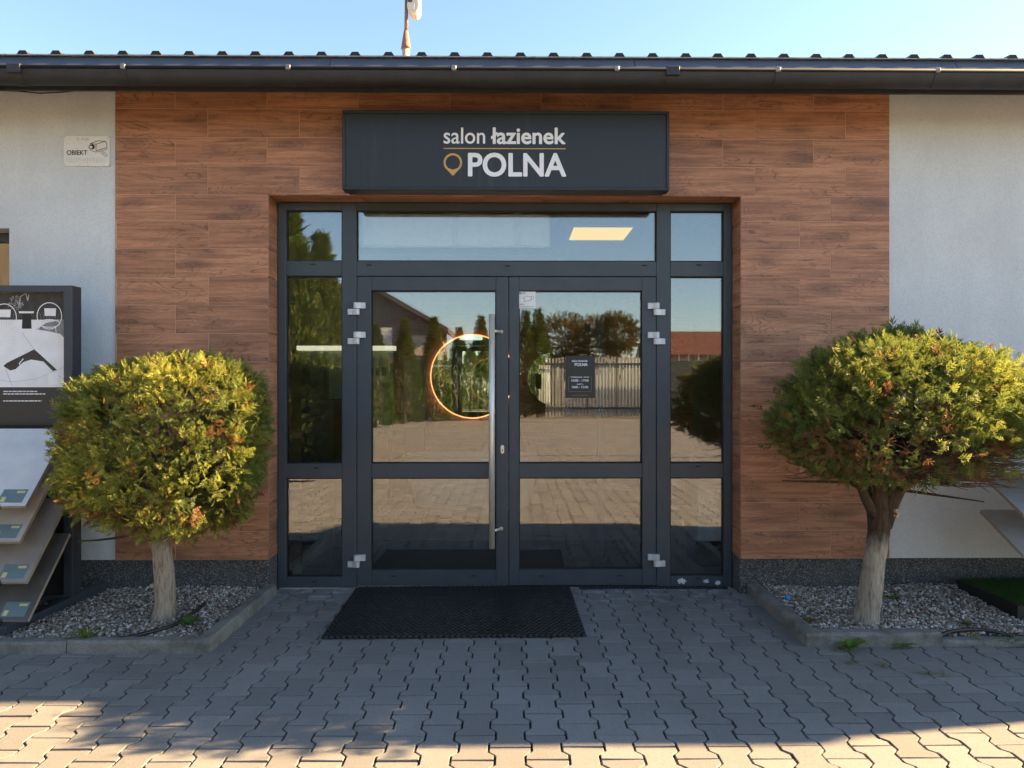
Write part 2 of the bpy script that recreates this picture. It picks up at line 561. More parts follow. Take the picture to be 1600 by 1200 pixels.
# ------------------------------------------------------------------ mesh helpers
class MB:
    def __init__(self):
        self.v = []
        self.f = []
        self.mi = []
        self.cur = 0

    def add(self, verts, faces):
        o = len(self.v)
        self.v += [tuple(v) for v in verts]
        for f in faces:
            self.f.append(tuple(i + o for i in f))
            self.mi.append(self.cur)
        return self

    def box(self, x0, x1, y0, y1, z0, z1):
        return self.add([(x0, y0, z0), (x1, y0, z0), (x1, y1, z0), (x0, y1, z0),
                         (x0, y0, z1), (x1, y0, z1), (x1, y1, z1), (x0, y1, z1)],
                        [(0, 3, 2, 1), (4, 5, 6, 7), (0, 1, 5, 4), (1, 2, 6, 5), (2, 3, 7, 6), (3, 0, 4, 7)])

    def prism_x(self, prof, x0, x1):
        """closed profile [(y,z)...] swept along x"""
        n = len(prof)
        vs = [(x0, y, z) for y, z in prof] + [(x1, y, z) for y, z in prof]
        fs = [(i, (i + 1) % n, (i + 1) % n + n, i + n) for i in range(n)]
        fs += [tuple(range(n))[::-1], tuple(range(n, 2 * n))]
        return self.add(vs, fs)

    def prism_y(self, prof, y0, y1):
        """closed profile [(x,z)...] swept along y"""
        n = len(prof)
        vs = [(x, y0, z) for x, z in prof] + [(x, y1, z) for x, z in prof]
        fs = [(i, i + n, (i + 1) % n + n, (i + 1) % n) for i in range(n)]
        fs += [tuple(range(n)), tuple(range(n, 2 * n))[::-1]]
        return self.add(vs, fs)

    def prism_z(self, prof, z0, z1):
        n = len(prof)
        vs = [(x, y, z0) for x, y in prof] + [(x, y, z1) for x, y in prof]
        fs = [(i, (i + 1) % n, (i + 1) % n + n, i + n) for i in range(n)]
        fs += [tuple(range(n))[::-1], tuple(range(n, 2 * n))]
        return self.add(vs, fs)

    def tube(self, pts, radii, n=10, caps=True, wob=0.0):
        pts = [Vector(p) for p in pts]
        if not hasattr(radii, '__len__'):
            radii = [radii] * len(pts)
        rings = []
        up = Vector((0.31, 0.17, 0.93)).normalized()
        for i, p in enumerate(pts):
            d = (pts[min(i + 1, len(pts) - 1)] - pts[max(i - 1, 0)]).normalized()
            a = d.cross(up)
            if a.length < 0.05:
                a = d.cross(Vector((1, 0, 0)))
            a.normalize()
            b = d.cross(a).normalized()
            ring = []
            for j in range(n):
                t = 2 * math.pi * j / n
                r = radii[i] * (1 + (random.uniform(-wob, wob) + wob * (0.8 * math.sin(3 * t + i * 0.23) + 0.6 * math.sin(5 * t - i * 0.31)) if wob else 0))
                ring.append(p + (a * math.cos(t) + b * math.sin(t)) * r)
            rings.append(ring)
        vs = [tuple(v) for r in rings for v in r]
        fs = []
        for i in range(len(pts) - 1):
            for j in range(n):
                fs.append((i * n + j, i * n + (j + 1) % n, (i + 1) * n + (j + 1) % n, (i + 1) * n + j))
        if caps:
            fs.append(tuple(range(n))[::-1])
            fs.append(tuple(range((len(pts) - 1) * n, len(pts) * n)))
        return self.add(vs, fs)

    def build(self, name, mat, parent=None, smooth=False, loc=None, bevel=0.0):
        me = bpy.data.meshes.new(name)
        me.from_pydata(self.v, [], self.f)
        mats = mat if isinstance(mat, (list, tuple)) else [mat]
        for m in mats:
            me.materials.append(MATS[m])
        if len(mats) > 1:
            me.polygons.foreach_set('material_index', self.mi)
        bm = bmesh.new()
        bm.from_mesh(me)
        bmesh.ops.recalc_face_normals(bm, faces=bm.faces)
        if bevel:
            bmesh.ops.bevel(bm, geom=[e for e in bm.edges if len(e.link_faces) == 2 and e.calc_face_angle(0) > 0.6],
                            offset=bevel, segments=1, affect='EDGES', clamp_overlap=True)
        bm.to_mesh(me)
        bm.free()
        if smooth:
            me.polygons.foreach_set('use_smooth', [True] * len(me.polygons))
        return link(name, me, parent, loc)


def link(name, me, parent=None, loc=None):
    o = bpy.data.objects.new(name, me)
    COL.objects.link(o)
    if parent is not None:
        o.parent = parent
    if loc is not None:
        o.location = loc
    return o


def thing(name, label, cat, loc=(0, 0, 0), group=None):
    o = bpy.data.objects.new(name, None)
    o.empty_display_size = 0.1
    COL.objects.link(o)
    o.location = loc
    return tag(o, label, cat, group)


def tag(o, label=None, cat=None, group=None, kind=None):
    if label:
        o['label'] = label
    if cat:
        o['category'] = cat
    if group:
        o['group'] = group
    if kind:
        o['kind'] = kind
    return o


def np_mesh(name, verts, faces, mat, colors=None, attr='leaf_colour', smooth=False):
    """verts (N,3), faces (M,k) all the same size; colours per vertex (N,3)"""
    me = bpy.data.meshes.new(name)
    nv, (nf, kk) = len(verts), faces.shape
    me.vertices.add(nv)
    me.vertices.foreach_set('co', np.asarray(verts, np.float32).ravel())
    me.loops.add(nf * kk)
    me.loops.foreach_set('vertex_index', faces.astype(np.int32).ravel())
    me.polygons.add(nf)
    me.polygons.foreach_set('loop_start', np.arange(0, nf * kk, kk, dtype=np.int32))
    me.polygons.foreach_set('loop_total', np.full(nf, kk, np.int32))
    me.update(calc_edges=True)
    me.polygons.foreach_set('use_smooth', np.full(nf, bool(smooth)))
    if colors is not None:
        ca = me.color_attributes.new(attr, 'FLOAT_COLOR', 'POINT')
        ca.data.foreach_set('color', np.concatenate([colors, np.ones((nv, 1))], 1).astype(np.float32).ravel())
    me.materials.append(MATS[mat])
    return me


def text_mesh(name, body, mat, parent, x0, x1, zb, zt, y, bold=0.0, fit_caps=True, depth=0.0015):
    """flat lettering in the XZ plane facing -Y, fitted to a box: zb baseline, zt top of the tallest letter"""
    cu = bpy.data.curves.new(name, 'FONT')
    cu.body = body
    cu.size = 1.0
    cu.fill_mode = 'BOTH'
    cu.extrude = 0.0
    cu.resolution_u = 5
    tmp = bpy.data.objects.new(name, cu)
    COL.objects.link(tmp)
    dg = bpy.context.evaluated_depsgraph_get()
    dg.update()
    me = bpy.data.meshes.new_from_object(tmp.evaluated_get(dg))
    bpy.data.objects.remove(tmp)
    bpy.data.curves.remove(cu)
    co = np.zeros(len(me.vertices) * 3, np.float32)
    me.vertices.foreach_get('co', co)
    co = co.reshape(-1, 3)
    mnx, mxx, mxy = co[:, 0].min(), co[:, 0].max(), co[:, 1].max()
    out = np.zeros_like(co)
    out[:, 0] = x0 + (co[:, 0] - mnx) / (mxx - mnx) * (x1 - x0)
    out[:, 2] = zb + co[:, 1] / mxy * (zt - zb)
    out[:, 1] = y
    tris = []
    for pg in me.polygons:
        vi = list(pg.vertices)
        for q in range(1, len(vi) - 1):
            tris.append((vi[0], vi[q], vi[q + 1]))
    tris = np.array(tris)
    e = bold * (zt - zb)
    ring = [(0, 0)] + ([(e * math.cos(R(30 * q)), e * math.sin(R(30 * q))) for q in range(12)] if bold > 0.003 else [])
    V__, F__ = [], []
    for q, (dx, dz) in enumerate(ring):
        w_ = out.copy()
        w_[:, 0] = x0 + e + (out[:, 0] - x0) / (x1 - x0) * (x1 - x0 - 2 * e) + dx
        w_[:, 2] += dz
        w_[:, 1] = y - q * 0.00003
        V__.append(w_)
        F__.append(tris + q * len(out))
    bpy.data.meshes.remove(me)
    me = np_mesh(name, np.concatenate(V__), np.concatenate(F__), mat)
    return link(name, me, parent)


D2 = 5.27 / 1200.0            # metres per photo pixel on the door plane


def DX(px):
    return (px - 800) * D2


def DZ(py):
    return 1.4 - (py - 600) * D2


W2 = 5.08 / 1200.0            # the same on the cladding plane


def WX(px):
    return (px - 800) * W2


def WZ(py):
    return 1.4 - (py - 600) * W2


# ------------------------------------------------------------------ ground
gb = MB()
gb.add([(-150, -150, -0.05), (150, -150, -0.05), (150, 150, -0.05), (-150, 150, -0.05)], [(0, 1, 2, 3)])
tag(gb.build('ground', 'soil_far'), kind='structure')

yb = MB()
yb.add([(-16, -25.3, -0.012), (22, -25.3, -0.012), (22, 0.3, -0.012), (-16, 0.3, -0.012)], [(0, 1, 2, 3)])
yard = yb.build('yard_bed', 'joint_sand')
tag(yard, kind='structure')

PITCH, LEN = 0.14, 0.2
X_OFF, Y_OFF = -0.007, -2.12


def paver_outline(inset, end):
    w1, w2, h = 0.0825 - inset, 0.0575 - inset, 0.1 - end
    return [(-w1, -h), (w1, -h), (w1, -0.064), (w2, -0.036), (w2, 0.036), (w1, 0.064),
            (w1, h), (-w1, h), (-w1, 0.064), (-w2, 0.036), (-w2, -0.036), (-w1, -0.064)]


def paver_geo():
    a, b = paver_outline(0.0062, 0.0066), paver_outline(0.0046, 0.0052)
    n = len(a)
    vs = [(x, y, 0.0) for x, y in a] + [(x, y, -0.0016) for x, y in b] + [(x, y, -0.03) for x, y in b]
    fs = [tuple(range(n))]
    for k_ in (0, n):
        fs += [(k_ + i + n, k_ + (i + 1) % n + n, k_ + (i + 1) % n, k_ + i) for i in range(n)]
    return vs, fs


pv, pf = paver_geo()
paver_me = bpy.data.meshes.new('paver')
paver_me.from_pydata(pv, [], pf)
paver_me.materials.append(MATS['paver'])

paving = bpy.data.objects.new('paving', None)
COL.objects.link(paving)
tag(paving, kind='structure')

BED_L = (-1.60, -1.02)        # kerb outer x, kerb outer front y
BED_R = (1.59, -0.98)


def in_bed(x, y):
    return (y > BED_L[1] + 0.02 and x < BED_L[0] - 0.03) or (y > BED_R[1] + 0.02 and x > BED_R[0] + 0.03)


cells = []
for ci in range(-75, 76):
    x = X_OFF + ci * PITCH
    for ri in range(-40, 16):
        y = Y_OFF + (ri + 0.5) * LEN + (0.1 if ci % 2 else 0.0)
        if y > 0.26 or in_bed(x, y) or y < -9.2:
            continue
        cells.append((x, y))


def in_view(x, y):
    d = y - CAM_Y
    if d < 2.6:
        return False
    px = 800 + x * 1200 / d
    py = 600 + 1.4 * 1200 / d
    return -30 < px < 1630 and py < 1235


seen = sorted([c for c in cells if in_view(*c)], key=lambda c: c[1])
near = set(seen[:300])
for x, y in seen[:300]:
    o = link('paver', paver_me, paving, (x, y, random.gauss(0, 0.0011)))
    o.rotation_euler = (random.gauss(0, 0.006), random.gauss(0, 0.006), random.gauss(0, 0.006))
rest = np.array([c for c in cells if c not in near])
pv_a = np.array(pv)[:24]
pf_a = [f for f in pf[:13]]
tv, tf, tc = [], [], []
P = np.array(pv)
quads = [f for f in pf[1:25]]
n = len(rest)
jit = rng.normal(0, 0.0012, n)
V = (P[None, :, :] + np.stack([rest[:, 0], rest[:, 1], jit], 1)[:, None, :]).reshape(-1, 3)
tone = np.repeat(rng.random(n), 36)
top = [(0, 1, 2, 11), (11, 2, 3, 10), (10, 3, 4, 9), (9, 4, 5, 8), (8, 5, 6, 7)]
F = np.array(list(quads) + top)
F = (F[None] + (np.arange(n) * 36)[:, None, None]).reshape(-1, 4)
me = np_mesh('paver_mass', V, F, 'paver_mass', np.repeat(tone[:, None], 3, 1), 'tone')
tag(link('paver_mass', me, paving), kind='stuff')

fy = MB()
fy.add([(-16, -25.2, -0.004), (22, -25.2, -0.004), (22, -9.3, -0.004), (-16, -9.3, -0.004)], [(0, 1, 2, 3)])
fo = fy.build('far_yard', 'far_paving')
tag(fo, kind='structure')

# ------------------------------------------------------------------ the shop building
shop = thing('shop_building', 'single storey shop with wood look cladding around glazed entrance and grey plaster walls', 'building')

X_L, X_R = WX(183), WX(1393)
O_L, O_R, O_T = -1.604, 1.516, 2.645
PL_T = WZ(874)
WALL_T = 3.34
w = MB()
WIN = (-4.7, -3.31, 1.0, 2.425)
w.box(-14, WIN[0], 0.012, 0.32, PL_T, WALL_T)
w.box(WIN[1], X_L, 0.012, 0.32, PL_T, WALL_T)
w.box(WIN[0], WIN[1], 0.012, 0.32, PL_T, WIN[2])
w.box(WIN[0], WIN[1], 0.012, 0.32, WIN[3], WALL_T)
wl = w.build('plaster_wall', 'plaster', shop)
tag(wl, 'light grey rough plaster wall left of the wood cladding')
w = MB()
w.box(X_R, 7.5, 0.012, 0.32, PL_T, WALL_T)
wr = w.build('plaster_wall', 'plaster', shop)
tag(wr, 'light grey rough plaster wall right of the wood cladding')
# plinth
for a, b in ((-14, O_L - 0.004), (O_R + 0.004, 7.5)):
    p = MB()
    p.box(a, b, 0.035, 0.33, -0.05, PL_T - 0.004)
    p.build('plinth', 'plinth_render', shop)
# side and back walls so that the building is closed
w = MB()
for a, b in ((-14.3, -14.001), (7.502, 7.8)):
    w.prism_x([(0.012, 0), (9.0, 0), (9.0, 4.32), (0.012, 3.42)], a, b)
w.box(-14.3, 7.8, 9.002, 9.3, 0, 4.34)
w.build('outer_wall', 'plaster', shop)
w = MB()
w.box(-6.0, -3.12, 0.95, 1.0, 0.0, 3.33)
w.build('partition_wall', 'inner_dark', shop)

# cladding: mortar bed with tiles set on it
cb = MB()
cb.box(X_L + 0.001, O_L - 0.009, 0.0018, 0.30, PL_T, WALL_T)
cb.box(O_R + 0.009, X_R - 0.001, 0.0018, 0.30, PL_T, WALL_T)
cb.box(O_L - 0.009, O_R + 0.009, 0.0018, 0.30, O_T + 0.009, WALL_T)
clad = cb.build('cladding', 'grout', shop)
TH = 0.185
J = 0.0034
TILE_CACHE = {}


def tile_mesh(lx, lz):
    key = (round(lx, 3), round(lz, 3))
    if key not in TILE_CACHE:
        b = MB()
        ch = 0.0012
        x, z = lx / 2, lz / 2
        vs = [(-x, 0.008, -z), (x, 0.008, -z), (x, 0.008, z), (-x, 0.008, z),
              (-x, ch, -z), (x, ch, -z), (x, ch, z), (-x, ch, z),
              (-x + ch, 0, -z + ch), (x - ch, 0, -z + ch), (x - ch, 0, z - ch), (-x + ch, 0, z - ch)]
        fs = [(8, 9, 10, 11)]
        for i in range(4):
            j = (i + 1) % 4
            fs += [(4 + i, 4 + j, 8 + j, 8 + i), (i, j, 4 + j, 4 + i)]
        me_ = bpy.data.meshes.new('plank')
        me_.from_pydata(vs, [], fs)
        me_.materials.append(MATS['wood_tile'])
        TILE_CACHE[key] = me_
    return TILE_CACHE[key]


row_tops = [WALL_T, WZ(171.7), WZ(216.2), WZ(260.8), WZ(305.3)]
z = WZ(345.0)
row_tops.append(z)
while len(row_tops) < 18:
    z -= (WZ(345.0) - PL_T) / 12.0
    row_tops.append(z)
tile_pitch = (WX(1180) - WX(183)) / 7.0
for r in range(len(row_tops) - 1):
    zt, zb = row_tops[r], row_tops[r + 1]
    if r <= 3:
        spans = [(X_L, X_R)]
    else:
        spans = [(X_L, O_L), (O_R, X_R)]
    for si, (sa, sb) in enumerate(spans):
        # the joints alternate between two offsets
        if r <= 3:
            first = WX(276) if r % 2 == 0 else WX(326.5)
            x = first - tile_pitch * 3
        elif si == 0:
            first = WX(276.5) if r % 2 == 0 else WX(328)
            x = first - tile_pitch * 3
        else:
            first = WX(1300.4) if r % 2 == 0 else WX(1251.7)
            x = first - tile_pitch * 3
        edges = [sa]
        while x < sb - 0.01:
            if x > sa + 0.01:
                edges.append(x)
            x += tile_pitch
        edges.append(sb)
        for a, b in zip(edges[:-1], edges[1:]):
            if b - a < 0.012:
                continue
            o = link('plank', tile_mesh(b - a - J, zt - zb - J), clad, ((a + b) / 2, random.uniform(-0.0006, 0.0006), (zt + zb) / 2))
# reveal tiles
for side, xx in ((-1, O_L), (1, O_R)):
    for r in range(4, len(row_tops) - 1):
        zt, zb = row_tops[r], row_tops[r + 1]
        zt = min(zt, O_T)
        o = link('plank', tile_mesh(0.186, zt - zb - J), clad)
        o.location = (xx, 0.0955, (zt + zb) / 2)
        o.rotation_euler = (0, 0, R(90 if side < 0 else -90))
x = O_L
while x < O_R - 0.01:
    x2 = min(x + tile_pitch, O_R)
    o = link('plank', tile_mesh(x2 - x - J, 0.186), clad)
    o.location = ((x + x2) / 2, 0.0955, O_T)
    o.rotation_euler = (R(90), 0, 0)
    x = x2

# eaves
sf = MB()
sf.box(-14.3, 7.8, -0.35, 0.40, 3.342, 3.356)
sf.build('soffit', 'soffit_dark', shop)
sf = MB()
sf.box(-14.3, 7.8, -0.372, -0.352, 3.19, 3.335)
sf.build('fascia', 'soffit_dark', shop)
seams = [-14.3, WX(40) - 2.0, WX(540), WX(976), WX(1440), 4.9, 7.8]
for a, b in zip(seams[:-1], seams[1:]):
    fl = MB()
    a += 0.002
    b -= 0.002
    fl.prism_x([(-0.398, 3.380), (-0.468, 3.285), (-0.462, 3.281), (-0.390, 3.374)], a, b)
    fl.prism_x([(-0.390, 3.3741), (-0.398, 3.3801), (-0.30, 3.3925), (-0.30, 3.388)], a, b)
    fl.build('eave_flashing', 'flashing_metal', shop)
# trapezoidal roof sheet with its ribs
sl = 0.10
rs = MB()
rs.prism_x([(-0.415, 3.386), (-0.415, 3.393), (9.6, 3.393 + 10.0 * sl), (9.6, 3.386 + 10.0 * sl)], -14.4, 7.9)
roof = rs.build('roof', ['edge_zinc'], shop)
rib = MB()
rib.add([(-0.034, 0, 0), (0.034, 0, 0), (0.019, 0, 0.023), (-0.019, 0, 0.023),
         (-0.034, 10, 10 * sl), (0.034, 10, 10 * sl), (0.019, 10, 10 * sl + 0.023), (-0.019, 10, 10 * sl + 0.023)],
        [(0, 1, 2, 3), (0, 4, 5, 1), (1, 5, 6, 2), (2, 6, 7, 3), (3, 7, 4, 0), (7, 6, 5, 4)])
rib.mi[0] = 1  # front cap coloured black to stand for the shade inside the hollow rib
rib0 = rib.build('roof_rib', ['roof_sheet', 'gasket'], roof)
xs = -14.3
rib_x0 = (39 - 800) * 4.66 / 1200
k0 = int((-14.2 - rib_x0) / 0.2005)
xi = rib_x0 + k0 * 0.2005
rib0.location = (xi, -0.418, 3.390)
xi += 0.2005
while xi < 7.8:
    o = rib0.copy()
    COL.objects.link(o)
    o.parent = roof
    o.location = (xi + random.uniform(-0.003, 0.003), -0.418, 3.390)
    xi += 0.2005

# gutter: half round trough with a rolled front bead
gx0, gx1 = -14.35, 7.85
gc_y, gc_z, gr = -0.475, 3.256, 0.074
prof = []
NG = 14
for i in range(NG + 1):
    t = math.pi + math.pi * i / NG
    prof.append((gc_y + gr * math.cos(t), gc_z + gr * math.sin(t)))
for i in range(NG, -1, -1):
    t = math.pi + math.pi * i / NG
    prof.append((gc_y + (gr - 0.004) * math.cos(t), gc_z + (gr - 0.004) * math.sin(t)))
gm = MB()
gm.prism_x(prof, gx0, gx1)
gut = gm.build('gutter', 'gutter_metal', shop)
gm = MB()
gm.tube([(gx0, gc_y - gr - 0.001, gc_z + 0.004), (gx1, gc_y - gr - 0.001, gc_z + 0.004)], 0.0105, 12)
gm.build('gutter_bead', 'bead_metal', gut, True)


def gutter_band(px, wide):
    x = (px - 800) * 4.56 / 1200
    wd = 0.023 if not wide else 0.075
    pr = []
    for i in range(NG + 1):
        t = math.pi + math.pi * i / NG
        pr.append((gc_y + (gr + 0.0035) * math.cos(t), gc_z + (gr + 0.0035) * math.sin(t)))
    for i in range(NG, -1, -1):
        t = math.pi + math.pi * i / NG
        pr.append((gc_y + (gr + 0.0003) * math.cos(t), gc_z + (gr + 0.0003) * math.sin(t)))
    b_ = MB()
    b_.prism_x(pr, x - wd / 2, x + wd / 2)
    br = b_.build('gutter_bracket' if not wide else 'gutter_union', 'gutter_metal', gut)
    c_ = MB()
    if wide:
        c_.box(x - 0.04, x + 0.04, gc_y - gr - 0.016, gc_y - gr + 0.012, gc_z - 0.034, gc_z + 0.020)
        return c_.build('gutter_clamp', 'gutter_metal', gut, bevel=0.004)
    c_.box(x - 0.014, x + 0.014, gc_y - gr - 0.0145, gc_y - gr + 0.014, gc_z - 0.011, gc_z + 0.019)
    c_.build('gutter_clip', 'clip_zinc', gut, bevel=0.003)


for px in (-300, -52, 200, 454, 710, 963, 1214, 1464, 1716, 1968):
    gutter_band(px, False)
for px in (33, 1050, 2070):
    gutter_band(px, True)

# added block, unseen beyond the right edge, sized to cast the ground shadow
an = MB()
an.box(6.0, 7.49, -1.09, 0.008, 0, 2.83)
ao = an.build('shadow_caster_wall', 'plaster', shop)
an = MB()
an.box(5.985, 7.6, -1.105, 0.006, 2.832, 2.91)
an.build('shadow_caster_roof', 'gutter_metal', shop)


# left window in the plaster wall
def glazed(name, parent, x0, x1, z0, z1, y, mem, depth=0.06, glass='pane_glass', mat='frame_paint'):
    f_ = MB()
    f_.box(x0, x0 + mem, y, y + depth, z0, z1)
    f_.box(x1 - mem, x1, y, y + depth, z0, z1)
    f_.box(x0 + mem, x1 - mem, y, y + depth, z0, z0 + mem)
    f_.box(x0 + mem, x1 - mem, y, y + depth, z1 - mem, z1)
    fo_ = f_.build(name, mat, parent)
    g_ = MB()
    g_.add([(x0 + mem, y + depth * .5, z0 + mem), (x1 - mem, y + depth * .5, z0 + mem),
            (x1 - mem, y + depth * .5, z1 - mem), (x0 + mem, y + depth * .5, z1 - mem)], [(0, 1, 2, 3)])
    g_.build('pane', glass, fo_)
    return fo_


glazed('window', shop, WIN[0], WIN[1], WIN[2], WIN[3], 0.17, 0.06)

# ------------------------------------------------------------------ entrance: fixed frame, side lights, transom, two leaves
FY = 0.19                     # face of the fixed frame
FD = 0.075


def bars(rects, y0, y1, name, mat, parent, bevel=0.0025):
    b_ = MB()
    for x0, x1, z0, z1 in rects:
        b_.box(x0, x1, y0, y1, z0, z1)
    return b_.build(name, mat, parent, bevel=bevel)


x_o0, x_g1, x_g2, x_m2 = O_L + 0.002, DX(448), DX(535), DX(557.5)
x_c = DX(795)
x_m3, x_g5, x_g6, x_o1 = DX(1026.5), DX(1048), DX(1132), O_R - 0.002
z_top, z_t1, z_t2, z_t3 = O_T - 0.002, DZ(329), DZ(408), DZ(431.5)
z_r1, z_r2, z_b1, z_b0 = DZ(724), DZ(747), DZ(901), 0.006
fixed = thing_part = bpy.data.objects.new('entrance_frame', None)
COL.objects.link(fixed)
fixed.parent = shop


def bar(name, parent, x0, x1, y0, y1, z0, z1, mat='frame_paint', bevel=0.0025):
    b__ = MB()
    b__.box(x0, x1, y0, y1, z0, z1)
    return b__.build(name, mat, parent, bevel=bevel)


for a, b in ((x_o0, x_g1), (x_g6, x_o1), (x_g2, x_m2), (x_m3, x_g5)):
    bar('stile', fixed, a, b, FY, FY + FD, z_b0, z_top)
for a, b in ((x_g1, x_g2), (x_g5, x_g6)):
    for z0, z1 in ((z_t1, z_top), (z_t3, z_t2), (z_r2, z_r1), (z_b0, z_b1)):
        bar('crossbar', fixed, a + 0.0004, b - 0.0004, FY + 0.0015, FY + FD - 0.0015, z0, z1)
for z0, z1 in ((z_t1, z_top), (z_t3, z_t2)):
    bar('crossbar', fixed, x_m2 + 0.0004, x_m3 - 0.0004, FY + 0.0015, FY + FD - 0.0015, z0, z1)
# the wide top closing strip, drain caps in the crossbars
for px, py in ((490, 413.5), (577, 414.5), (793, 415.5), (1007, 414.5), (1093, 413.5), (495, 731), (1091, 729), (492, 908), (1092, 905)):
    b_ = MB()
    b_.box(DX(px) - 0.017, DX(px) + 0.017, FY - 0.0028, FY + 0.003, DZ(py) - 0.004, DZ(py) + 0.004)
    b_.build('drain_cap', 'gasket', fixed, bevel=0.001)


def pane(x0, x1, z0, z1, y, parent, tilt=0.0, pan=0.0):
    """one glass pane with a dark rubber gasket round it; every pane sits a hair out of plumb"""
    g = MB()
    t = 0.007
    g.box(x0, x1, y - 0.012, y - 0.006, z0, z0 + t)
    g.box(x0, x1, y - 0.012, y - 0.006, z1 - t, z1)
    g.box(x0, x0 + t, y - 0.012, y - 0.006, z0 + t, z1 - t)
    g.box(x1 - t, x1, y - 0.012, y - 0.006, z0 + t, z1 - t)
    g.build('gasket', 'gasket', parent)
    cx, cz = (x0 + x1) / 2, (z0 + z1) / 2
    q = MB()
    hx, hz = (x1 - x0) / 2, (z1 - z0) / 2
    q.add([(-hx, 0, -hz), (hx, 0, -hz), (hx, 0, hz), (-hx, 0, hz)], [(0, 1, 2, 3)])
    o_ = q.build('pane', 'pane_glass', parent, loc=(cx, y, cz))
    o_.rotation_euler = (R(tilt), 0, R(pan))
    q = MB()
    q.add([(-hx, 0, -hz), (hx, 0, -hz), (hx, 0, hz), (-hx, 0, hz)], [(0, 1, 2, 3)])
    i_ = q.build('inner_pane', 'inner_pane_glass', parent, loc=(cx, y + 0.022, cz))
    i_.rotation_euler = (R(tilt + random.uniform(-0.06, 0.06)), 0, R(pan + random.choice((-1, 1)) * random.uniform(0.10, 0.18)))
    return o_


GY = FY + 0.03
for a, b in ((x_g1, x_g2), (x_g5, x_g6)):
    sgn = -1 if a < 0 else 1
    pane(a, b, z_t2, z_t1, GY, fixed, 0.1, 0.1 * sgn)
    pane(a, b, z_r1, z_t3, GY, fixed, -0.05, 0.1 * sgn)
    pane(a, b, z_b1, z_r2, GY, fixed, 0.1, -0.1 * sgn)
pane(x_m2, x_m3, z_t2, z_t1, GY, fixed, 0.12, 0.05)


def leaf(x0, x1, gx0_, gx1_, handed):
    zt, zb = z_t3 - 0.004, DZ(915)
    g_t, g_b = DZ(454), DZ(891)
    y0 = FY + 0.004
    d_ = bpy.data.objects.new('door', None)
    COL.objects.link(d_)
    d_.parent = shop
    bar('stile', d_, x0, gx0_, y0, y0 + 0.065, zb, zt)
    bar('stile', d_, gx1_, x1, y0, y0 + 0.065, zb, zt)
    for z0, z1 in ((g_t, zt), (z_r2, z_r1), (zb, g_b)):
        bar('rail', d_, gx0_ + 0.0004, gx1_ - 0.0004, y0 + 0.0015, y0 + 0.0635, z0, z1)
    pane(gx0_, gx1_, z_r1, g_t, y0 + 0.03, d_, 0.06 * handed, 0.08 * handed)
    pane(gx0_, gx1_, g_b, z_r2, y0 + 0.03, d_, 0.12, 0.05 * handed)
    for px in ((gx0_ * 0.82 + gx1_ * 0.18), (gx0_ * 0.18 + gx1_ * 0.82)):
        c_ = MB()
        c_.box(px - 0.02, px + 0.02, y0 - 0.0025, y0 + 0.003, DZ(900) - 0.004, DZ(900) + 0.004)
        c_.build('drain_cap', 'gasket', d_, bevel=0.001)
    s_ = MB()
    s_.box(x0 + 0.01, x1 - 0.01, y0 - 0.006, y0 + 0.01, zb - 0.010, zb - 0.001)
    s_.build('bottom_seal', 'ivory_edge' if handed < 0 else 'gasket', d_)
    # roller hinges: two shifted knuckles each
    for py in (483, 528.5, 875.5):
        xs_ = x0 if handed < 0 else x1
        for up in (1, -1):
            k1 = MB()
            sg = up if handed < 0 else -up          # upper knuckle sits on the leaf, lower one on the frame
            z0, z1 = (DZ(py) + 0.001, DZ(py) + 0.043) if up > 0 else (DZ(py) - 0.042, DZ(py) - 0.001)
            xe = xs_ + sg * 0.060
            xp = xs_ - sg * 0.004
            prof_ = [(xe, y0 - 0.001), (xe, y0 - 0.020), (xs_ + sg * 0.030, y0 - 0.023), (xs_ + sg * 0.014, y0 - 0.030)]
            for q in range(9):
                t = math.pi * (0.35 + 1.0 * q / 8)
                prof_.append((xp + sg * 0.0175 * math.cos(t), y0 - 0.018 - 0.0175 * math.sin(t)))
            prof_.append((xp, y0 - 0.001))
            k1.prism_z(prof_, z0, z1)
            k1.build('hinge', 'hinge_metal', d_, bevel=0.0015)
    return d_


door_l = leaf(x_m2 + 0.003, x_c - 0.002, DX(580), DX(775), -1)
tag(door_l, 'left door leaf with the long steel pull bar')
door_r = leaf(x_c + 0.002, x_m3 - 0.003, DX(811), DX(1004), 1)
tag(door_r, 'right door leaf with the opening hours plate')
# pull bar
hy = FY - 0.085
hx = (768.5 - 800) * (hy - CAM_Y) / 1200
hz0, hz1 = 1.4 - (857 - 600) * (hy - CAM_Y) / 1200, 1.4 - (491 - 600) * (hy - CAM_Y) / 1200
hb = MB()
hb.tube([(hx, hy, hz0), (hx, hy, hz1)], 0.0205, 20)
handle = hb.build('pull_handle', 'steel', door_l, True)
for py in (517, 830):
    s = MB()
    zz = 1.4 - (py - 600) * (hy - CAM_Y) / 1200
    s.tube([(hx + 0.005, hy, zz), (DX(783), FY + 0.003, zz)], 0.0095, 12)
    s.tube([(DX(783), FY - 0.002, zz), (DX(783), FY + 0.006, zz)], 0.014, 12)
    s.build('handle_post', 'steel', door_l, True)
lk = MB()
pr = []
for i in range(20):
    t = 2 * math.pi * i / 20
    pr.append((DX(785) + 0.012 * math.cos(t), DZ(702) + 0.016 * math.sin(t) + (0.014 if math.sin(t) > 0 else -0.014)))
lk.prism_y(pr, FY - 0.006, FY + 0.006)
lko = lk.build('lock_plate', 'steel', door_l)
lk = MB()
lk.box(DX(785) - 0.0025, DX(785) + 0.0025, FY - 0.008, FY - 0.004, DZ(702) - 0.014, DZ(702) + 0.002)
lk.build('keyhole', 'gasket', door_l)
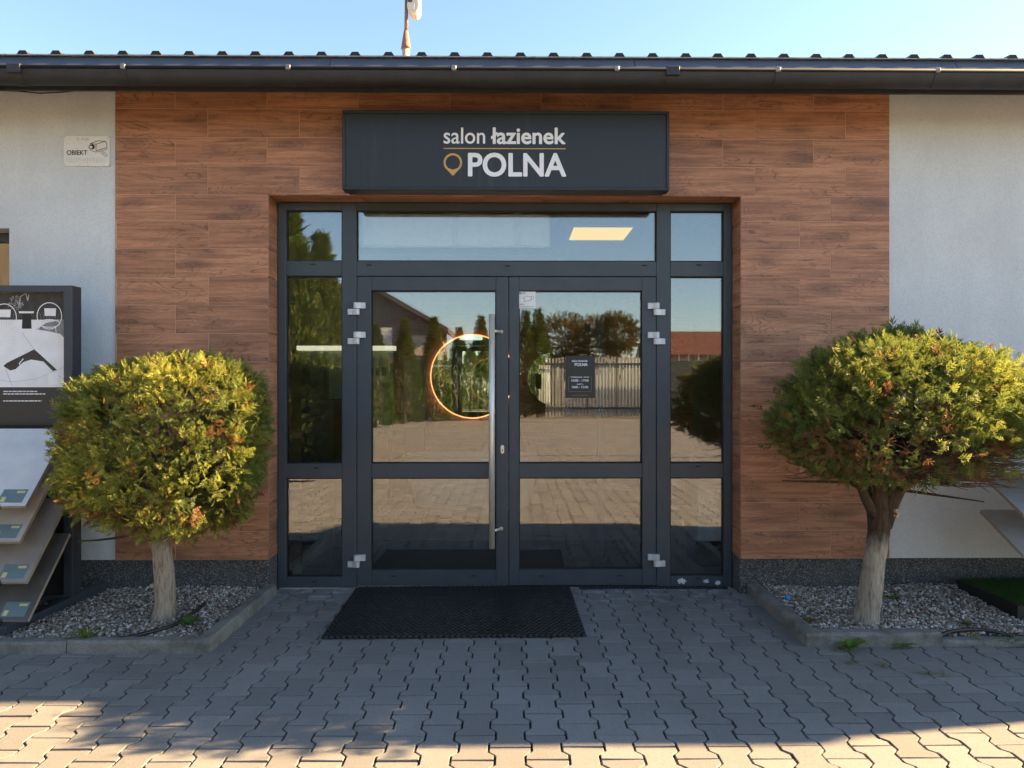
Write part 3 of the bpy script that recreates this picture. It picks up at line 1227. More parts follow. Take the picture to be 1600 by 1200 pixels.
# peeled paint on the right side light
for cxp, cyp, sz in ((1066, 908, 0.036), (1104, 908.5, 0.023), (1122, 911.5, 0.026)):
    vs = []
    for i in range(22):
        t = 2 * math.pi * i / 22
        rr = sz * random.uniform(0.45, 1.05)
        vs.append((DX(cxp) + rr * 1.05 * math.cos(t), DZ(cyp) + rr * 0.68 * math.sin(t)))
    b_ = MB()
    b_.prism_y(vs, FY - 0.0012, FY + 0.001)
    b_.build('paint_flake', 'old_paint', fixed)
# threshold and drain grid
b_ = MB()
b_.box(O_L + 0.01, O_R - 0.01, FY + 0.008, FY + 0.2, -0.02, 0.005)
b_.build('threshold', 'ivory_edge', shop)
dr = MB()
x = DX(905)
while x < DX(1135):
    dr.box(x, x + 0.010, FY - 0.035, FY - 0.001, -0.004, 0.012)
    x += 0.026
dr.box(DX(905), DX(1136), FY - 0.040, FY - 0.035, -0.004, 0.012)
dr.build('drain_grid', 'rubber', shop)

# ------------------------------------------------------------------ the room behind the glass
room = MB()
RX0, RX1, RY1, RZ = -3.1, 3.3, 5.1, 2.78
room.box(RX0 - 0.1, RX0, 0.33, RY1, 0.0, RZ)
room.box(RX1, RX1 + 0.1, 0.33, RY1, 0.0, RZ)
room.box(RX0, RX1, RY1, RY1 + 0.1, 0.0, RZ)
room.box(RX0, O_L - 0.01, 0.331, 0.40, 0.0, RZ)
room.box(O_R + 0.01, RX1, 0.331, 0.40, 0.0, RZ)
room.box(O_L - 0.01, O_R + 0.01, 0.331, 0.40, O_T + 0.02, RZ)
room.build('inner_wall', 'inner_wall', shop)
b_ = MB()
b_.box(RX0, RX1, 0.331, RY1, RZ + 0.001, RZ + 0.08)
b_.build('ceiling', 'wall_white', shop)
b_ = MB()
b_.box(RX0, RX1, 0.395, RY1, -0.03, 0.004)
b_.build('inner_floor', 'inner_floor', shop)
# brown tiles on the back wall of the showroom
bw = MB()
bw.box(-1.6, 2.4, RY1 - 0.012, RY1 - 0.002, 0.0, 2.3)
bwo = bw.build('back_cladding', 'grout', shop)
for r in range(10):
    x = -1.6 - (0.25 if r % 2 else 0.0)
    while x < 2.39:
        a, b = max(x, -1.6), min(x + 0.6, 2.4)
        if b - a > 0.05:
            o = link('plank', tile_mesh(b - a - 0.004, 0.225), bwo, ((a + b) / 2, RY1 - 0.021, 0.115 + r * 0.23))
        x += 0.6


def round_mirror(label, x, zc, r, y, rim='led_warm'):
    t = thing('round_mirror', label, 'mirror', (x, y, zc), 'round mirrors in the showroom')
    pr_ = [(r * math.cos(2 * math.pi * i / 64), r * math.sin(2 * math.pi * i / 64)) for i in range(64)]
    m_ = MB()
    m_.prism_y(pr_, -0.006, 0.0)
    m_.build('mirror_glass', 'mirror_silver', t)
    ring = MB()
    ro, ri = (r * 1.03, r * 0.96) if rim == 'led_warm' else (r * 0.985, r * 0.94)
    vs, fs = [], []
    for i in range(64):
        t_ = 2 * math.pi * i / 64
        for rr, yy in ((ri, 0.004), (ro, 0.004), (ro, 0.023), (ri, 0.023)):
            vs.append((rr * math.cos(t_), yy, rr * math.sin(t_)))
    for i in range(64):
        j = (i + 1) % 64
        for k_ in range(4):
            fs.append((i * 4 + k_, i * 4 + (k_ + 1) % 4, j * 4 + (k_ + 1) % 4, j * 4 + k_))
    ring.add(vs, fs)
    ring.build('light_ring' if rim == 'led_warm' else 'rim', rim, t)
    return t


round_mirror('large round mirror with a glowing rim seen through the left door', -0.52, 1.50, 0.54, RY1 - 0.075)
round_mirror('smaller unlit round mirror partly behind the opening hours plate', 0.56, 1.47, 0.35, RY1 - 0.075, 'inner_dark')

# bathtub
bt = thing('bathtub', 'white freestanding bathtub on the showroom floor behind the doors', 'bathtub', (-0.45, 3.75, 0.004))
NB = 48
rings = []
for f, zz, s_ in ((0.80, 0.0, 1), (0.84, 0.03, 1), (0.92, 0.35, 1), (1.0, 0.57, 1), (0.99, 0.595, 1), (0.95, 0.595, 1), (0.92, 0.56, 1), (0.80, 0.18, 1), (0.62, 0.12, 1)):
    rings.append([(0.80 * f * math.copysign(abs(math.cos(2 * math.pi * i / NB)) ** 0.75, math.cos(2 * math.pi * i / NB)),
                   0.38 * f * math.copysign(abs(math.sin(2 * math.pi * i / NB)) ** 0.75, math.sin(2 * math.pi * i / NB)), zz) for i in range(NB)])
b_ = MB()
fs = []
for k_ in range(len(rings) - 1):
    fs += [(k_ * NB + i, k_ * NB + (i + 1) % NB, (k_ + 1) * NB + (i + 1) % NB, (k_ + 1) * NB + i) for i in range(NB)]
fs.append(tuple(range((len(rings) - 1) * NB, len(rings) * NB)))
b_.add([v for r_ in rings for v in r_], fs)
b_.build('tub', 'ceramic', bt, True)
fl_ = MB()
fl_.tube([(0, 0, 0.125), (0, 0, 0.130)], 0.03, 16)
fl_.build('drain_plug', 'steel', bt)

# ceiling light
lp = thing('ceiling_light', 'yellow lit square light panel in the showroom ceiling', 'ceiling light', (0.80, 1.92, RZ))
b_ = MB()
b_.box(-0.26, 0.26, -0.30, 0.30, -0.010, -0.001)
b_.build('diffuser', 'led_panel', lp)
b_ = MB()
for x0, x1, y0, y1 in ((-0.275, 0.275, -0.315, -0.3005), (-0.275, 0.275, 0.3005, 0.315), (-0.275, -0.2605, -0.3, 0.3), (0.2605, 0.275, -0.3, 0.3)):
    b_.box(x0, x1, y0, y1, -0.013, -0.001)
b_.build('frame', 'wall_white', lp)

# air curtain behind the transom
ac = thing('air_curtain', 'long white air curtain unit hung behind the transom pane', 'air curtain', (-0.42, 0.50, 2.37))
b_ = MB()
b_.box(-0.72, 0.69, -0.14, 0.14, 0.0, 0.24)
b_.build('housing', 'sheet_white', ac, bevel=0.012)
for x in (-0.66, 0.02, 0.46):
    b_ = MB()
    b_.box(x - 0.025, x + 0.025, -0.152, -0.1415, 0.015, 0.42)
    b_.build('hanger', 'wall_white', ac)
b_ = MB()
b_.box(-0.70, 0.70, -0.11, 0.11, -0.006, -0.0005)
b_.build('grille', 'inner_dark', ac)

# lit display board on the left of the room
db = thing('display_board', 'pale green picture board under a white light bar in the showroom', 'display board', (-1.95, 4.3, 0.004))
b_ = MB()
b_.box(-0.62, 0.50, 0.0, 0.05, 0.75, 1.80)
b_.build('panel', 'print_green', db)
b_ = MB()
b_.box(-0.66, 0.53, -0.05, 0.06, 1.805, 1.86)
b_.build('light_bar', 'led_white', db, bevel=0.004)
b_ = MB()
b_.box(-0.60, -0.30, -0.006, -0.001, 1.05, 1.78)
b_.build('picture', 'poster_mid', db)
b_ = MB()
b_.box(-0.28, -0.02, -0.006, -0.001, 1.15, 1.78)
b_.build('picture', 'print_pale', db)
b_ = MB()
b_.box(0.08, 0.46, -0.006, -0.001, 1.42, 1.76)
b_.build('picture', 'print_pale', db)
for i in range(4):
    c_ = MB()
    c_.box(0.13 + i * 0.08, 0.18 + i * 0.08, -0.010, -0.0065, 1.50, 1.60)
    c_.build('swatch', 'inner_dark', db)
b_ = MB()
b_.box(-0.62, -0.05, -0.35, -0.01, 0.76, 0.80)
b_.build('shelf', 'print_pale', db)
for x in (-0.6, 0.46):
    b_ = MB()
    b_.box(x - 0.02, x + 0.02, 0.0, 0.04, 0.0, 0.748)
    b_.build('leg', 'inner_dark', db)

gp = thing('grey_column', 'tall grey slab column between picture board and round mirror', 'column', (-1.24, 4.6, 0.004))
b_ = MB()
b_.box(-0.13, 0.15, 0, 0.12, 0.85, 1.75)
b_.build('slab', 'inner_wall', gp)
b_ = MB()
b_.box(-0.11, 0.13, 0.0, 0.10, 0.0, 0.848)
b_.build('base', 'inner_dark', gp)

cb_ = thing('dark_cabinet', 'tall dark cabinet close behind the left side light', 'cabinet', (-1.42, 0.62, 0.004))
b_ = MB()
b_.box(-0.14, 0.10, 0, 0.35, 0.06, 1.28)
b_.build('carcass', 'inner_dark', cb_, bevel=0.003)
b_ = MB()
b_.box(-0.13, 0.09, 0.01, 0.34, 0.0, 0.058)
b_.build('base', 'gasket', cb_)
cp = thing('wall_cabinet', 'pale blue low cabinet behind the right side light', 'cabinet', (1.50, 0.75, 0.004))
b_ = MB()
b_.box(-0.09, 0.36, 0, 0.45, 0.20, 0.62)
b_.build('carcass', 'cabinet_pale', cp, bevel=0.004)
b_ = MB()
b_.box(-0.07, 0.34, 0.02, 0.43, 0.0, 0.198)
b_.build('base', 'inner_dark', cp)
gpn = thing('glass_partition', 'framed glass partition standing behind the right door', 'partition', (0.72, 1.1, 0.004))
b_ = MB()
for a, b in ((-0.025, 0.025),):
    b_.box(a, b, 0, 0.05, 0.0, 2.1)
b_.build('post', 'frame_paint', gpn)
b_ = MB()
b_.box(0.40, 0.43, 0.55, 0.58, 0.0, 2.1)
b_.build('post', 'cabinet_pale', gpn)
b_ = MB()
b_.add([(0.0, 0.055, 0.05), (0.41, 0.545, 0.05), (0.41, 0.545, 2.08), (0.0, 0.055, 2.08)], [(0, 1, 2, 3)])
b_.build('pane', 'pane_glass', gpn)
im = thing('inner_mat', 'dark floor mat inside the doors', 'mat', (-0.05, 1.0, 0.004))
b_ = MB()
b_.box(-1.05, 1.0, -0.5, 0.75, 0, 0.010)
b_.build('carpet', 'inner_dark', im)
b_ = MB()
b_.box(-1.08, -1.051, -0.5, 0.75, 0, 0.012)
b_.box(1.001, 1.03, -0.5, 0.75, 0, 0.012)
b_.build('edge_strip', 'gasket', im)

# ------------------------------------------------------------------ shop sign box
SG = thing('shop_sign', 'long dark grey box sign with white POLNA lettering above the entrance', 'sign', (0, 0, 0))
sy = -0.185
sd = (sy - CAM_Y) / 1200.0
SX0, SX1 = (535 - 800) * sd, (1046.5 - 800) * sd
SZ1, SZ0 = 1.4 + (600 - 173) * sd, 1.4 + (600 - 297) * sd
b_ = MB()
b_.box(SX0 + 0.012, SX1 - 0.012, sy + 0.022, -0.004, SZ0 + 0.012, SZ1 - 0.012)
b_.build('case', 'sign_case', SG)
b_ = MB()
tm = 0.018
b_.box(SX0, SX1, sy, sy + 0.10, SZ1 - tm, SZ1)
b_.box(SX0, SX1, sy, sy + 0.10, SZ0, SZ0 + tm)
b_.box(SX0, SX0 + tm, sy, sy + 0.10, SZ0 + tm, SZ1 - tm)
b_.box(SX1 - tm, SX1, sy, sy + 0.10, SZ0 + tm, SZ1 - tm)
b_.build('border', 'sign_case', SG, bevel=0.003)
b_ = MB()
b_.box(SX0 + tm + 0.0005, SX1 - tm - 0.0005, sy + 0.012, sy + 0.020, SZ0 + tm + 0.0005, SZ1 - tm - 0.0005)
b_.build('face', 'sign_face', SG)


def SXp(px):
    return (px - 800) * sd


def SZp(py):
    return 1.4 + (600 - py) * sd


ty = sy + 0.0105
text_mesh('lettering', 'salon', 'letter_white', SG, SXp(693), SXp(758), SZp(223.5), SZp(199), ty, 0.012)
text_mesh('lettering', 'łazienek', 'letter_white', SG, SXp(767), SXp(884), SZp(223.5), SZp(199), ty, 0.034)
text_mesh('lettering', 'POLNA', 'letter_white', SG, SXp(731), SXp(885), SZp(274), SZp(239), ty, 0.034)
b_ = MB()
b_.box(SXp(693), SXp(884), ty, ty + 0.001, SZp(232.2), SZp(230.6))
b_.build('underline', 'gold_print', SG)
# map pin: ring running out to a point
pin = MB()
cx_, cz_, ro_, ri_ = SXp(707.5), SZp(253.5), 14.6 * sd, 11.2 * sd
outer, inner = [], []
for i in range(40):
    t = R(-52) + (R(284)) * i / 39
    outer.append((cx_ + ro_ * math.cos(t), cz_ + ro_ * math.sin(t)))
    inner.append((cx_ + ri_ * math.cos(t), cz_ + ri_ * math.sin(t)))
vs = [(x, ty, z_) for x, z_ in outer] + [(x, ty, z_) for x, z_ in inner]
fs = [(i, i + 1, i + 41, i + 40) for i in range(39)]
tip = len(vs)
vs += [(cx_, ty, SZp(274.5)), (cx_, ty, cz_ - ri_)]
fs += [(0, 40, tip + 1, tip), (39, tip, tip + 1, 79)]
pin.add(vs, fs)
pin.build('map_pin', 'gold_print', SG)

# ------------------------------------------------------------------ camera notice on the plaster
CN = thing('camera_notice', 'white notice reading OBIEKT with a camera drawing on left plaster wall', 'sign')
nx0, nx1, nz1, nz0 = WX(103.5), WX(174.5), WZ(214.5), WZ(261.5)
b_ = MB()
b_.add([(nx0, 0.002, nz0 + 0.003), (nx1, 0.003, nz0), (nx1, 0.002, nz1 - 0.002), (nx0 + 0.003, 0.002, nz1),
        (nx0, 0.006, nz0 + 0.003), (nx1, 0.007, nz0), (nx1, 0.006, nz1 - 0.002), (nx0 + 0.003, 0.006, nz1)],
       [(0, 1, 2, 3), (7, 6, 5, 4), (0, 4, 5, 1), (1, 5, 6, 2), (2, 6, 7, 3), (3, 7, 4, 0)])
b_.build('plate', 'sheet_white', CN)
ny = 0.0005


def NP(u, v):                 # notice space: u right 0..1200 (zoomed), v down
    return (WX(90 + u / 16.0), WZ(200 + v / 16.0))


text_mesh('lettering', 'OBIEKT', 'print_black', CN, NP(295, 0)[0], NP(805, 0)[0], NP(0, 705)[1], NP(0, 592)[1], ny, 0.022)


def stroke(pts, wd, parent, mat, y, name, closed=False):
    pts = [Vector((p[0], p[1])) for p in pts]
    if closed:
        pts = pts + [pts[0]]
    m_ = MB()
    for a, b in zip(pts[:-1], pts[1:]):
        d = (b - a)
        if d.length < 1e-6:
            continue
        d.normalize()
        nrm = Vector((-d.y, d.x)) * wd / 2
        a2, b2 = a - d * wd * 0.3, b + d * wd * 0.3
        m_.add([(a2.x + nrm.x, y, a2.y + nrm.y), (a2.x - nrm.x, y, a2.y - nrm.y), (b2.x - nrm.x, y, b2.y - nrm.y), (b2.x + nrm.x, y, b2.y + nrm.y)], [(0, 1, 2, 3)])
        y -= 0.00002
    return m_.build(name, mat, parent)


lw = 0.0036
cam_lines = [[(875, 420), (1020, 440), (1250, 365), (1075, 355)], ]
stroke([NP(*p) for p in cam_lines[0]], lw, CN, 'print_black', ny, 'camera_drawing', True)
stroke([NP(*p) for p in [(1020, 440), (1020, 600), (1285, 520), (1290, 440), (1250, 365)]], lw, CN, 'print_black', ny - 0.0003, 'camera_drawing')
stroke([NP(*p) for p in [(875, 420), (875, 590), (1020, 635), (1290, 560), (1285, 520)]], lw * 0.7, CN, 'print_black', ny - 0.0006, 'camera_drawing')
stroke([NP(*p) for p in [(1115, 625), (1260, 745), (1300, 700), (1160, 605)]], lw * 0.7, CN, 'print_black', ny - 0.0009, 'camera_drawing')
for (u, v, r_, m_, yy) in ((925, 505, 66, 'print_black', -0.0012), (895, 512, 56, 'print_black', -0.00125), (895, 512, 36, 'sheet_white', -0.0013)):
    c_ = NP(u, v)
    rr = r_ / 16.0 * W2
    b_ = MB()
    vs = [(c_[0] + rr * math.cos(2 * math.pi * i / 24), ny + yy, c_[1] + rr * math.sin(2 * math.pi * i / 24)) for i in range(24)]
    b_.add(vs, [tuple(range(24))])
    b_.build('lens_drawing', m_, CN)
b_ = MB()
for i in range(9):
    u = 545 + i * 38
    a = NP(u, 265 + random.uniform(0, 40))
    c_ = NP(u + 26, 320 + random.uniform(0, 40))
    b_.add([(a[0], ny, a[1]), (c_[0], ny, a[1] - 0.004), (c_[0] - 0.002, ny, c_[1]), (a[0], ny, c_[1] + 0.003)], [(0, 1, 2, 3)])
b_.build('faded_print', 'print_pink', CN)
b_ = MB()
for i in range(16):
    u = 300 + i * 56
    a = NP(u, 770 + random.uniform(-20, 30))
    c_ = NP(u + 18, 900 + random.uniform(-60, 10))
    b_.add([(a[0], ny, a[1]), (c_[0], ny, a[1]), (c_[0], ny, c_[1]), (a[0], ny, c_[1])], [(0, 1, 2, 3)])
b_.build('faded_print', 'print_faded', CN)
for u, v in ((235, 250), (1345, 265), (235, 945), (1340, 965)):
    c_ = NP(u, v)
    b_ = MB()
    b_.tube([(c_[0], 0.0025, c_[1]), (c_[0], -0.002, c_[1])], 0.0055, 10)
    b_.build('screw', 'hinge_metal', CN)

# ------------------------------------------------------------------ stickers on the right door leaf
gy_s = FY + 0.004 + 0.03
OH = thing('opening_hours_plate', 'black plate with white opening hours stuck on right door glass', 'sign')
hx0, hx1, hz1_, hz0_ = DX(884), DX(930.5), DZ(556), DZ(622)
b_ = MB()
b_.box(hx0, hx1, gy_s - 0.008, gy_s - 0.004, hz0_, hz1_)
b_.build('plate', 'sign_face', OH)


def HP(u, v):
    return (DX(870 + u / 14.12), DZ(545 + v / 14.12))


hyy = gy_s - 0.0085
text_mesh('lettering', 'salon łazienek', 'letter_white', OH, HP(338, 0)[0], HP(688, 0)[0], HP(0, 285)[1], HP(0, 238)[1], hyy, 0.012)
text_mesh('lettering', 'POLNA', 'letter_white', OH, HP(402, 0)[0], HP(690, 0)[0], HP(0, 376)[1], HP(0, 312)[1], hyy, 0.03)
text_mesh('lettering', '10:00 - 17:00', 'letter_white', OH, HP(328, 0)[0], HP(715, 0)[0], HP(0, 722)[1], HP(0, 676)[1], hyy, 0.03)
text_mesh('lettering', '9:00 - 13:00', 'letter_white', OH, HP(342, 0)[0], HP(703, 0)[0], HP(0, 868)[1], HP(0, 822)[1], hyy, 0.03)
text_mesh('lettering', 'PONIEDZIAŁEK - PIĄTEK', 'letter_white', OH, HP(318, 0)[0], HP(722, 0)[0], HP(0, 640)[1], HP(0, 610)[1], hyy, 0.02)
text_mesh('lettering', 'SOBOTA', 'letter_white', OH, HP(450, 0)[0], HP(592, 0)[0], HP(0, 795)[1], HP(0, 768)[1], hyy, 0.02)
stroke([HP(*p) for p in [(300, 600), (262, 640), (262, 920), (290, 945), (750, 945), (775, 920), (775, 640), (745, 600)]], 0.0022, OH, 'gold_dim', hyy, 'outline')
stroke([HP(*p) for p in [(350, 1025), (705, 1025)]], 0.003, OH, 'gold_dim', hyy, 'small_print')

ST = thing('glass_sticker', 'white square camera sticker in top left corner of right door glass', 'sticker')
b_ = MB()
b_.box(DX(810.6), DX(837), gy_s - 0.0135, gy_s - 0.0128, DZ(481.5), DZ(455))
b_.build('sheet', 'poster_white', ST)
syy = gy_s - 0.0140


def TP(u, v):
    return (DX(800 + u / 20.0), DZ(440 + v / 20.0))


text_mesh('lettering', 'BCS', 'print_black', ST, TP(228, 0)[0], TP(415, 0)[0], TP(0, 382)[1], TP(0, 325)[1], syy, 0.02)
text_mesh('lettering', 'OBIEKT', 'print_black', ST, TP(225, 0)[0], TP(415, 0)[0], TP(0, 715)[1], TP(0, 683)[1], syy, 0.01)
text_mesh('lettering', 'MONITOROWANY', 'print_black', ST, TP(220, 0)[0], TP(695, 0)[0], TP(0, 788)[1], TP(0, 760)[1], syy, 0.01)
stroke([TP(*p) for p in [(340, 500), (460, 440), (600, 460), (610, 540), (560, 590), (380, 610), (400, 540)]], 0.0028, ST, 'poster_mid', syy, 'camera_drawing', True)
stroke([TP(*p) for p in [(600, 470), (660, 430), (690, 500), (620, 545)]], 0.0022, ST, 'poster_mid', syy - 0.0003, 'camera_drawing')

# ------------------------------------------------------------------ cable under the gutter
b_ = MB()
pts = []
for px, py in ((-160, 140), (-60, 144), (0, 146), (38, 147.5), (70, 150.5), (105, 148.5), (138, 145), (160, 138)):
    pts.append((WX(px), -0.02, WZ(py)))
b_.tube(pts, 0.004, 6)
tag(b_.build('loose_cable', 'cable_black', None, True), 'thin black cable sagging below the gutter on left plaster wall', 'cable')

# ------------------------------------------------------------------ mast with flood light on the roof
mast = thing('roof_mast', 'rusty roof mast with a small flood light above the gutter', 'mast', (0, 0, 0))
md = 6.6 / 1200.0
my = 6.6 + CAM_Y


def MX(px):
    return (px - 800) * md


def MZ(py):
    return 1.4 + (600 - py) * md


b_ = MB()
b_.tube([(MX(634.5), my, 3.50), (MX(634.5), my, MZ(76))], 0.032, 14)
b_.build('base_tube', 'mast_zinc', mast, True)
b_ = MB()
b_.tube([(MX(634.5), my, MZ(77)), (MX(634.5), my, MZ(74)), (MX(634.5), my, MZ(49))], [0.043, 0.040, 0.018], 16)
b_.build('cone', 'rust_paint', mast, True)
b_ = MB()
b_.tube([(MX(634.8), my, MZ(50)), (MX(635.5), my, MZ(-2))], 0.0155, 12)
b_.build('pole', 'rust_paint', mast, True)
fl = MB()
fx, fz = MX(647.5), MZ(10)
prof_ = []
for i in range(18):
    t = math.pi * 1.02 + math.pi * 0.98 * i / 17
    prof_.append((fx + 0.052 * math.cos(t), fz - 0.032 + 0.062 * math.sin(t)))
prof_ += [(fx + 0.050, fz + 0.085), (fx + 0.030, fz + 0.115), (fx - 0.030, fz + 0.115), (fx - 0.048, fz + 0.05)]
fl.prism_y(prof_, my - 0.075, my + 0.075)
fl.build('lamp_housing', 'lamp_body', mast, bevel=0.008)
fl = MB()
fl.box(fx - 0.047, fx - 0.006, my - 0.080, my - 0.0755, fz - 0.005, fz + 0.055)
fl.build('lamp_driver', 'lamp_dark', mast, bevel=0.003)
fl = MB()
fl.box(fx - 0.040, fx + 0.012, my - 0.081, my - 0.0755, fz - 0.070, fz - 0.012)
fl.build('lamp_lens', 'lamp_glass', mast, bevel=0.003)
fl = MB()
fl.tube([(MX(635.5), my, fz + 0.06), (fx, my, fz + 0.06)], 0.014, 10)
fl.build('lamp_arm', 'rust_paint', mast)

# ------------------------------------------------------------------ kerbs and gravel beds
kerb = bpy.data.objects.new('kerb', None)
COL.objects.link(kerb)
tag(kerb, kind='structure')


def kerb_stone(p0, p1, hgt, width=0.085, side=1, name='kerb_stone'):
    """one kerb stone from p0 to p1 (outer line), its body lying to the left of the direction times side"""
    p0, p1 = Vector((*p0, 0)), Vector((*p1, 0))
    d = p1 - p0
    L = d.length
    d.normalize()
    nrm = Vector((-d.y, d.x, 0)) * side
    c = 0.014
    prof_ = [(0, -0.08), (0, hgt - c), (c * 0.4, hgt - c * 0.35), (c, hgt), (width - c, hgt), (width, hgt - c), (width, -0.08)]
    b__ = MB()
    N = max(2, int(L / 0.06))
    vs, fs = [], []
    m = len(prof_)
    for i in range(N + 1):
        s = 0.003 + (L - 0.006) * i / N
        for q, (a, zz) in enumerate(prof_):
            j = 0.0022
            vs.append(tuple(p0 + d * s + nrm * (a + random.uniform(-j, j)) + Vector((0, 0, zz + (random.uniform(-j, j) if zz > 0 else 0)))))
    for i in range(N):
        for q in range(m):
            fs.append((i * m + q, i * m + (q + 1) % m, (i + 1) * m + (q + 1) % m, (i + 1) * m + q))
    fs += [tuple(range(m)), tuple(range(N * m, N * m + m))[::-1]]
    b__.add(vs, fs)
    o_ = b__.build(name, 'kerb_concrete', kerb)
    o_.rotation_euler = (0, 0, 0)
    return o_


kerb_h = 0.066
kl_x, kl_y = -1.575, -1.075
for a, b in ((-5.3, -4.3), (-4.3, -3.3), (-3.3, -2.31), (-2.31, kl_x)):
    kerb_stone((a, kl_y), (b, kl_y), kerb_h + random.uniform(-0.004, 0.004))
kerb_stone((kl_x, kl_y + 0.003), (kl_x + 0.012, 0.034), kerb_h + 0.004, side=1)
kr_x, kr_y = 1.567, -1.005
kerb_stone((kr_x, kr_y), (2.30, kr_y), kerb_h + 0.006)
for a, b in ((2.30, 3.3), (3.3, 4.3), (4.3, 5.3)):
    kerb_stone((a, kr_y + 0.01), (b, kr_y + 0.01), 0.026)
kerb_stone((kr_x + 0.002, 0.034), (kr_x, kr_y + 0.003), kerb_h + 0.008, side=1)

BEDS = ((-5.3, kl_x - 0.08, kl_y + 0.08, 0.034), (kr_x + 0.08, 5.3, kr_y + 0.08, 0.034))
ico_v, ico_f = [], []
t_ = (1 + 5 ** 0.5) / 2
ico_v = np.array([(-1, t_, 0), (1, t_, 0), (-1, -t_, 0), (1, -t_, 0), (0, -1, t_), (0, 1, t_), (0, -1, -t_), (0, 1, -t_), (t_, 0, -1), (t_, 0, 1), (-t_, 0, -1), (-t_, 0, 1)]) / (1 + t_ * t_) ** 0.5
ico_f = np.array([(0, 11, 5), (0, 5, 1), (0, 1, 7), (0, 7, 10), (0, 10, 11), (1, 5, 9), (5, 11, 4), (11, 10, 2), (10, 7, 6), (7, 1, 8), (3, 9, 4), (3, 4, 2), (3, 2, 6), (3, 6, 8), (3, 8, 9), (4, 9, 5), (2, 4, 11), (6, 2, 10), (8, 6, 7), (9, 8, 1)])


def bed_height(x, y):
    return 0.030 + 0.022 * np.clip((y + 1.0), 0, 1) + 0.008 * np.sin(x * 5.1) * np.cos(y * 6.3)


def gravel(x0, x1, y0, y1, count, name):
    pal = np.array([(0.33, 0.29, 0.235), (0.22, 0.185, 0.15), (0.43, 0.40, 0.35), (0.15, 0.122, 0.098), (0.31, 0.23, 0.175), (0.55, 0.53, 0.48), (0.095, 0.082, 0.07), (0.24, 0.175, 0.13)])
    n_ = count
    x = rng.uniform(x0, x1, n_)
    y = rng.uniform(y0, y1, n_)
    z_ = bed_height(x, y) + rng.uniform(-0.008, 0.008, n_)
    s = rng.uniform(0.0055, 0.0108, n_) * (1 + (rng.random(n_) > 0.96) * 0.5)
    sc = np.stack([s * rng.uniform(0.8, 1.35, n_), s * rng.uniform(0.7, 1.15, n_), s * rng.uniform(0.5, 0.9, n_)], 1)
    vert = ico_v[None] * (1 + rng.uniform(-0.2, 0.2, (n_, 12, 1)))
    vert = vert * sc[:, None, :]
    a = rng.uniform(0, 2 * np.pi, n_)
    b = rng.normal(0, 0.45, n_)
    ca, sa, cb__, sb = np.cos(a), np.sin(a), np.cos(b), np.sin(b)
    yy = vert[..., 1] * cb__[:, None] - vert[..., 2] * sb[:, None]
    zz = vert[..., 1] * sb[:, None] + vert[..., 2] * cb__[:, None]
    xx = vert[..., 0]
    vx = xx * ca[:, None] - yy * sa[:, None] + x[:, None]
    vy = xx * sa[:, None] + yy * ca[:, None] + y[:, None]
    V_ = np.stack([vx, vy, zz + z_[:, None]], -1).reshape(-1, 3)
    F_ = (ico_f[None] + (np.arange(n_) * 12)[:, None, None]).reshape(-1, 3)
    c = pal[rng.integers(0, len(pal), n_)] * rng.uniform(0.95, 1.45, (n_, 1))
    me_ = np_mesh(name, V_, F_, 'gravel', np.repeat(c, 12, 0), smooth=True)
    return link(name, me_)


for i, (x0, x1, y0, y1) in enumerate(BEDS):
    nx_, ny_ = 60, 16
    gxs, gys = np.linspace(x0, x1, nx_), np.linspace(y0, y1, ny_)
    XX, YY = np.meshgrid(gxs, gys, indexing='ij')
    ZZ = bed_height(XX, YY) - 0.008
    V_ = np.stack([XX, YY, ZZ], -1).reshape(-1, 3)
    F_ = np.array([(a * ny_ + b, (a + 1) * ny_ + b, (a + 1) * ny_ + b + 1, a * ny_ + b + 1) for a in range(nx_ - 1) for b in range(ny_ - 1)])
    me_ = np_mesh('bed_soil', V_, F_, 'bed_soil', smooth=True)
    tag(link('bed_soil', me_), kind='structure')
    vx0, vx1 = (max(x0, -3.6), x1) if i == 0 else (x0, min(x1, 3.7))
    g_ = gravel(vx0 + 0.01, vx1 - 0.01, y0 + 0.008, y1 - 0.012, 17000, 'gravel')
    tag(g_, 'mixed beige and grey gravel under the left clipped tree' if i == 0 else 'mixed grey gravel under the right clipped tree', 'gravel', kind='stuff')


# ------------------------------------------------------------------ clipped thuja trees
def frond_template():
    """flat fern-like thuja spray lying in XY, growing along +X, unit length"""
    vs, fs = [], []

    def kite(bx, by, ang, ln, wd, lift=0.0):
        c, s = math.cos(ang), math.sin(ang)
        o_ = len(vs)
        for u, v, h in ((0, 0, 0), (0.45 * ln, wd, 0.02), (ln, 0, lift), (0.45 * ln, -wd, 0.02)):
            vs.append((bx + u * c - v * s, by + u * s + v * c, h - 0.16 * (bx + u * c) ** 2))
        fs.append((o_, o_ + 1, o_ + 2, o_ + 3))
    kite(0.0, 0, 0, 0.60, 0.024)
    kite(0.5, 0, 0.05, 0.5, 0.050, -0.03)
    for i in range(7):
        x = 0.12 + 0.10 * i
        sgn = 1 if i % 2 else -1
        ln = 0.40 * (1.0 - 0.75 * abs(x - 0.36)) * (1.0 + 0.18 * math.sin(i * 2.3))
        an = sgn * (0.78 - 0.25 * x)
        kite(x, 0, an, ln, 0.044, 0.04 * math.sin(i * 1.7))
        if i < 2:
            kite(x + 0.42 * ln * math.cos(an), 0.42 * ln * math.sin(an), an - sgn * 0.6, ln * 0.55, 0.030)
    return np.array(vs), np.array(fs)


FR_V, FR_F = frond_template()


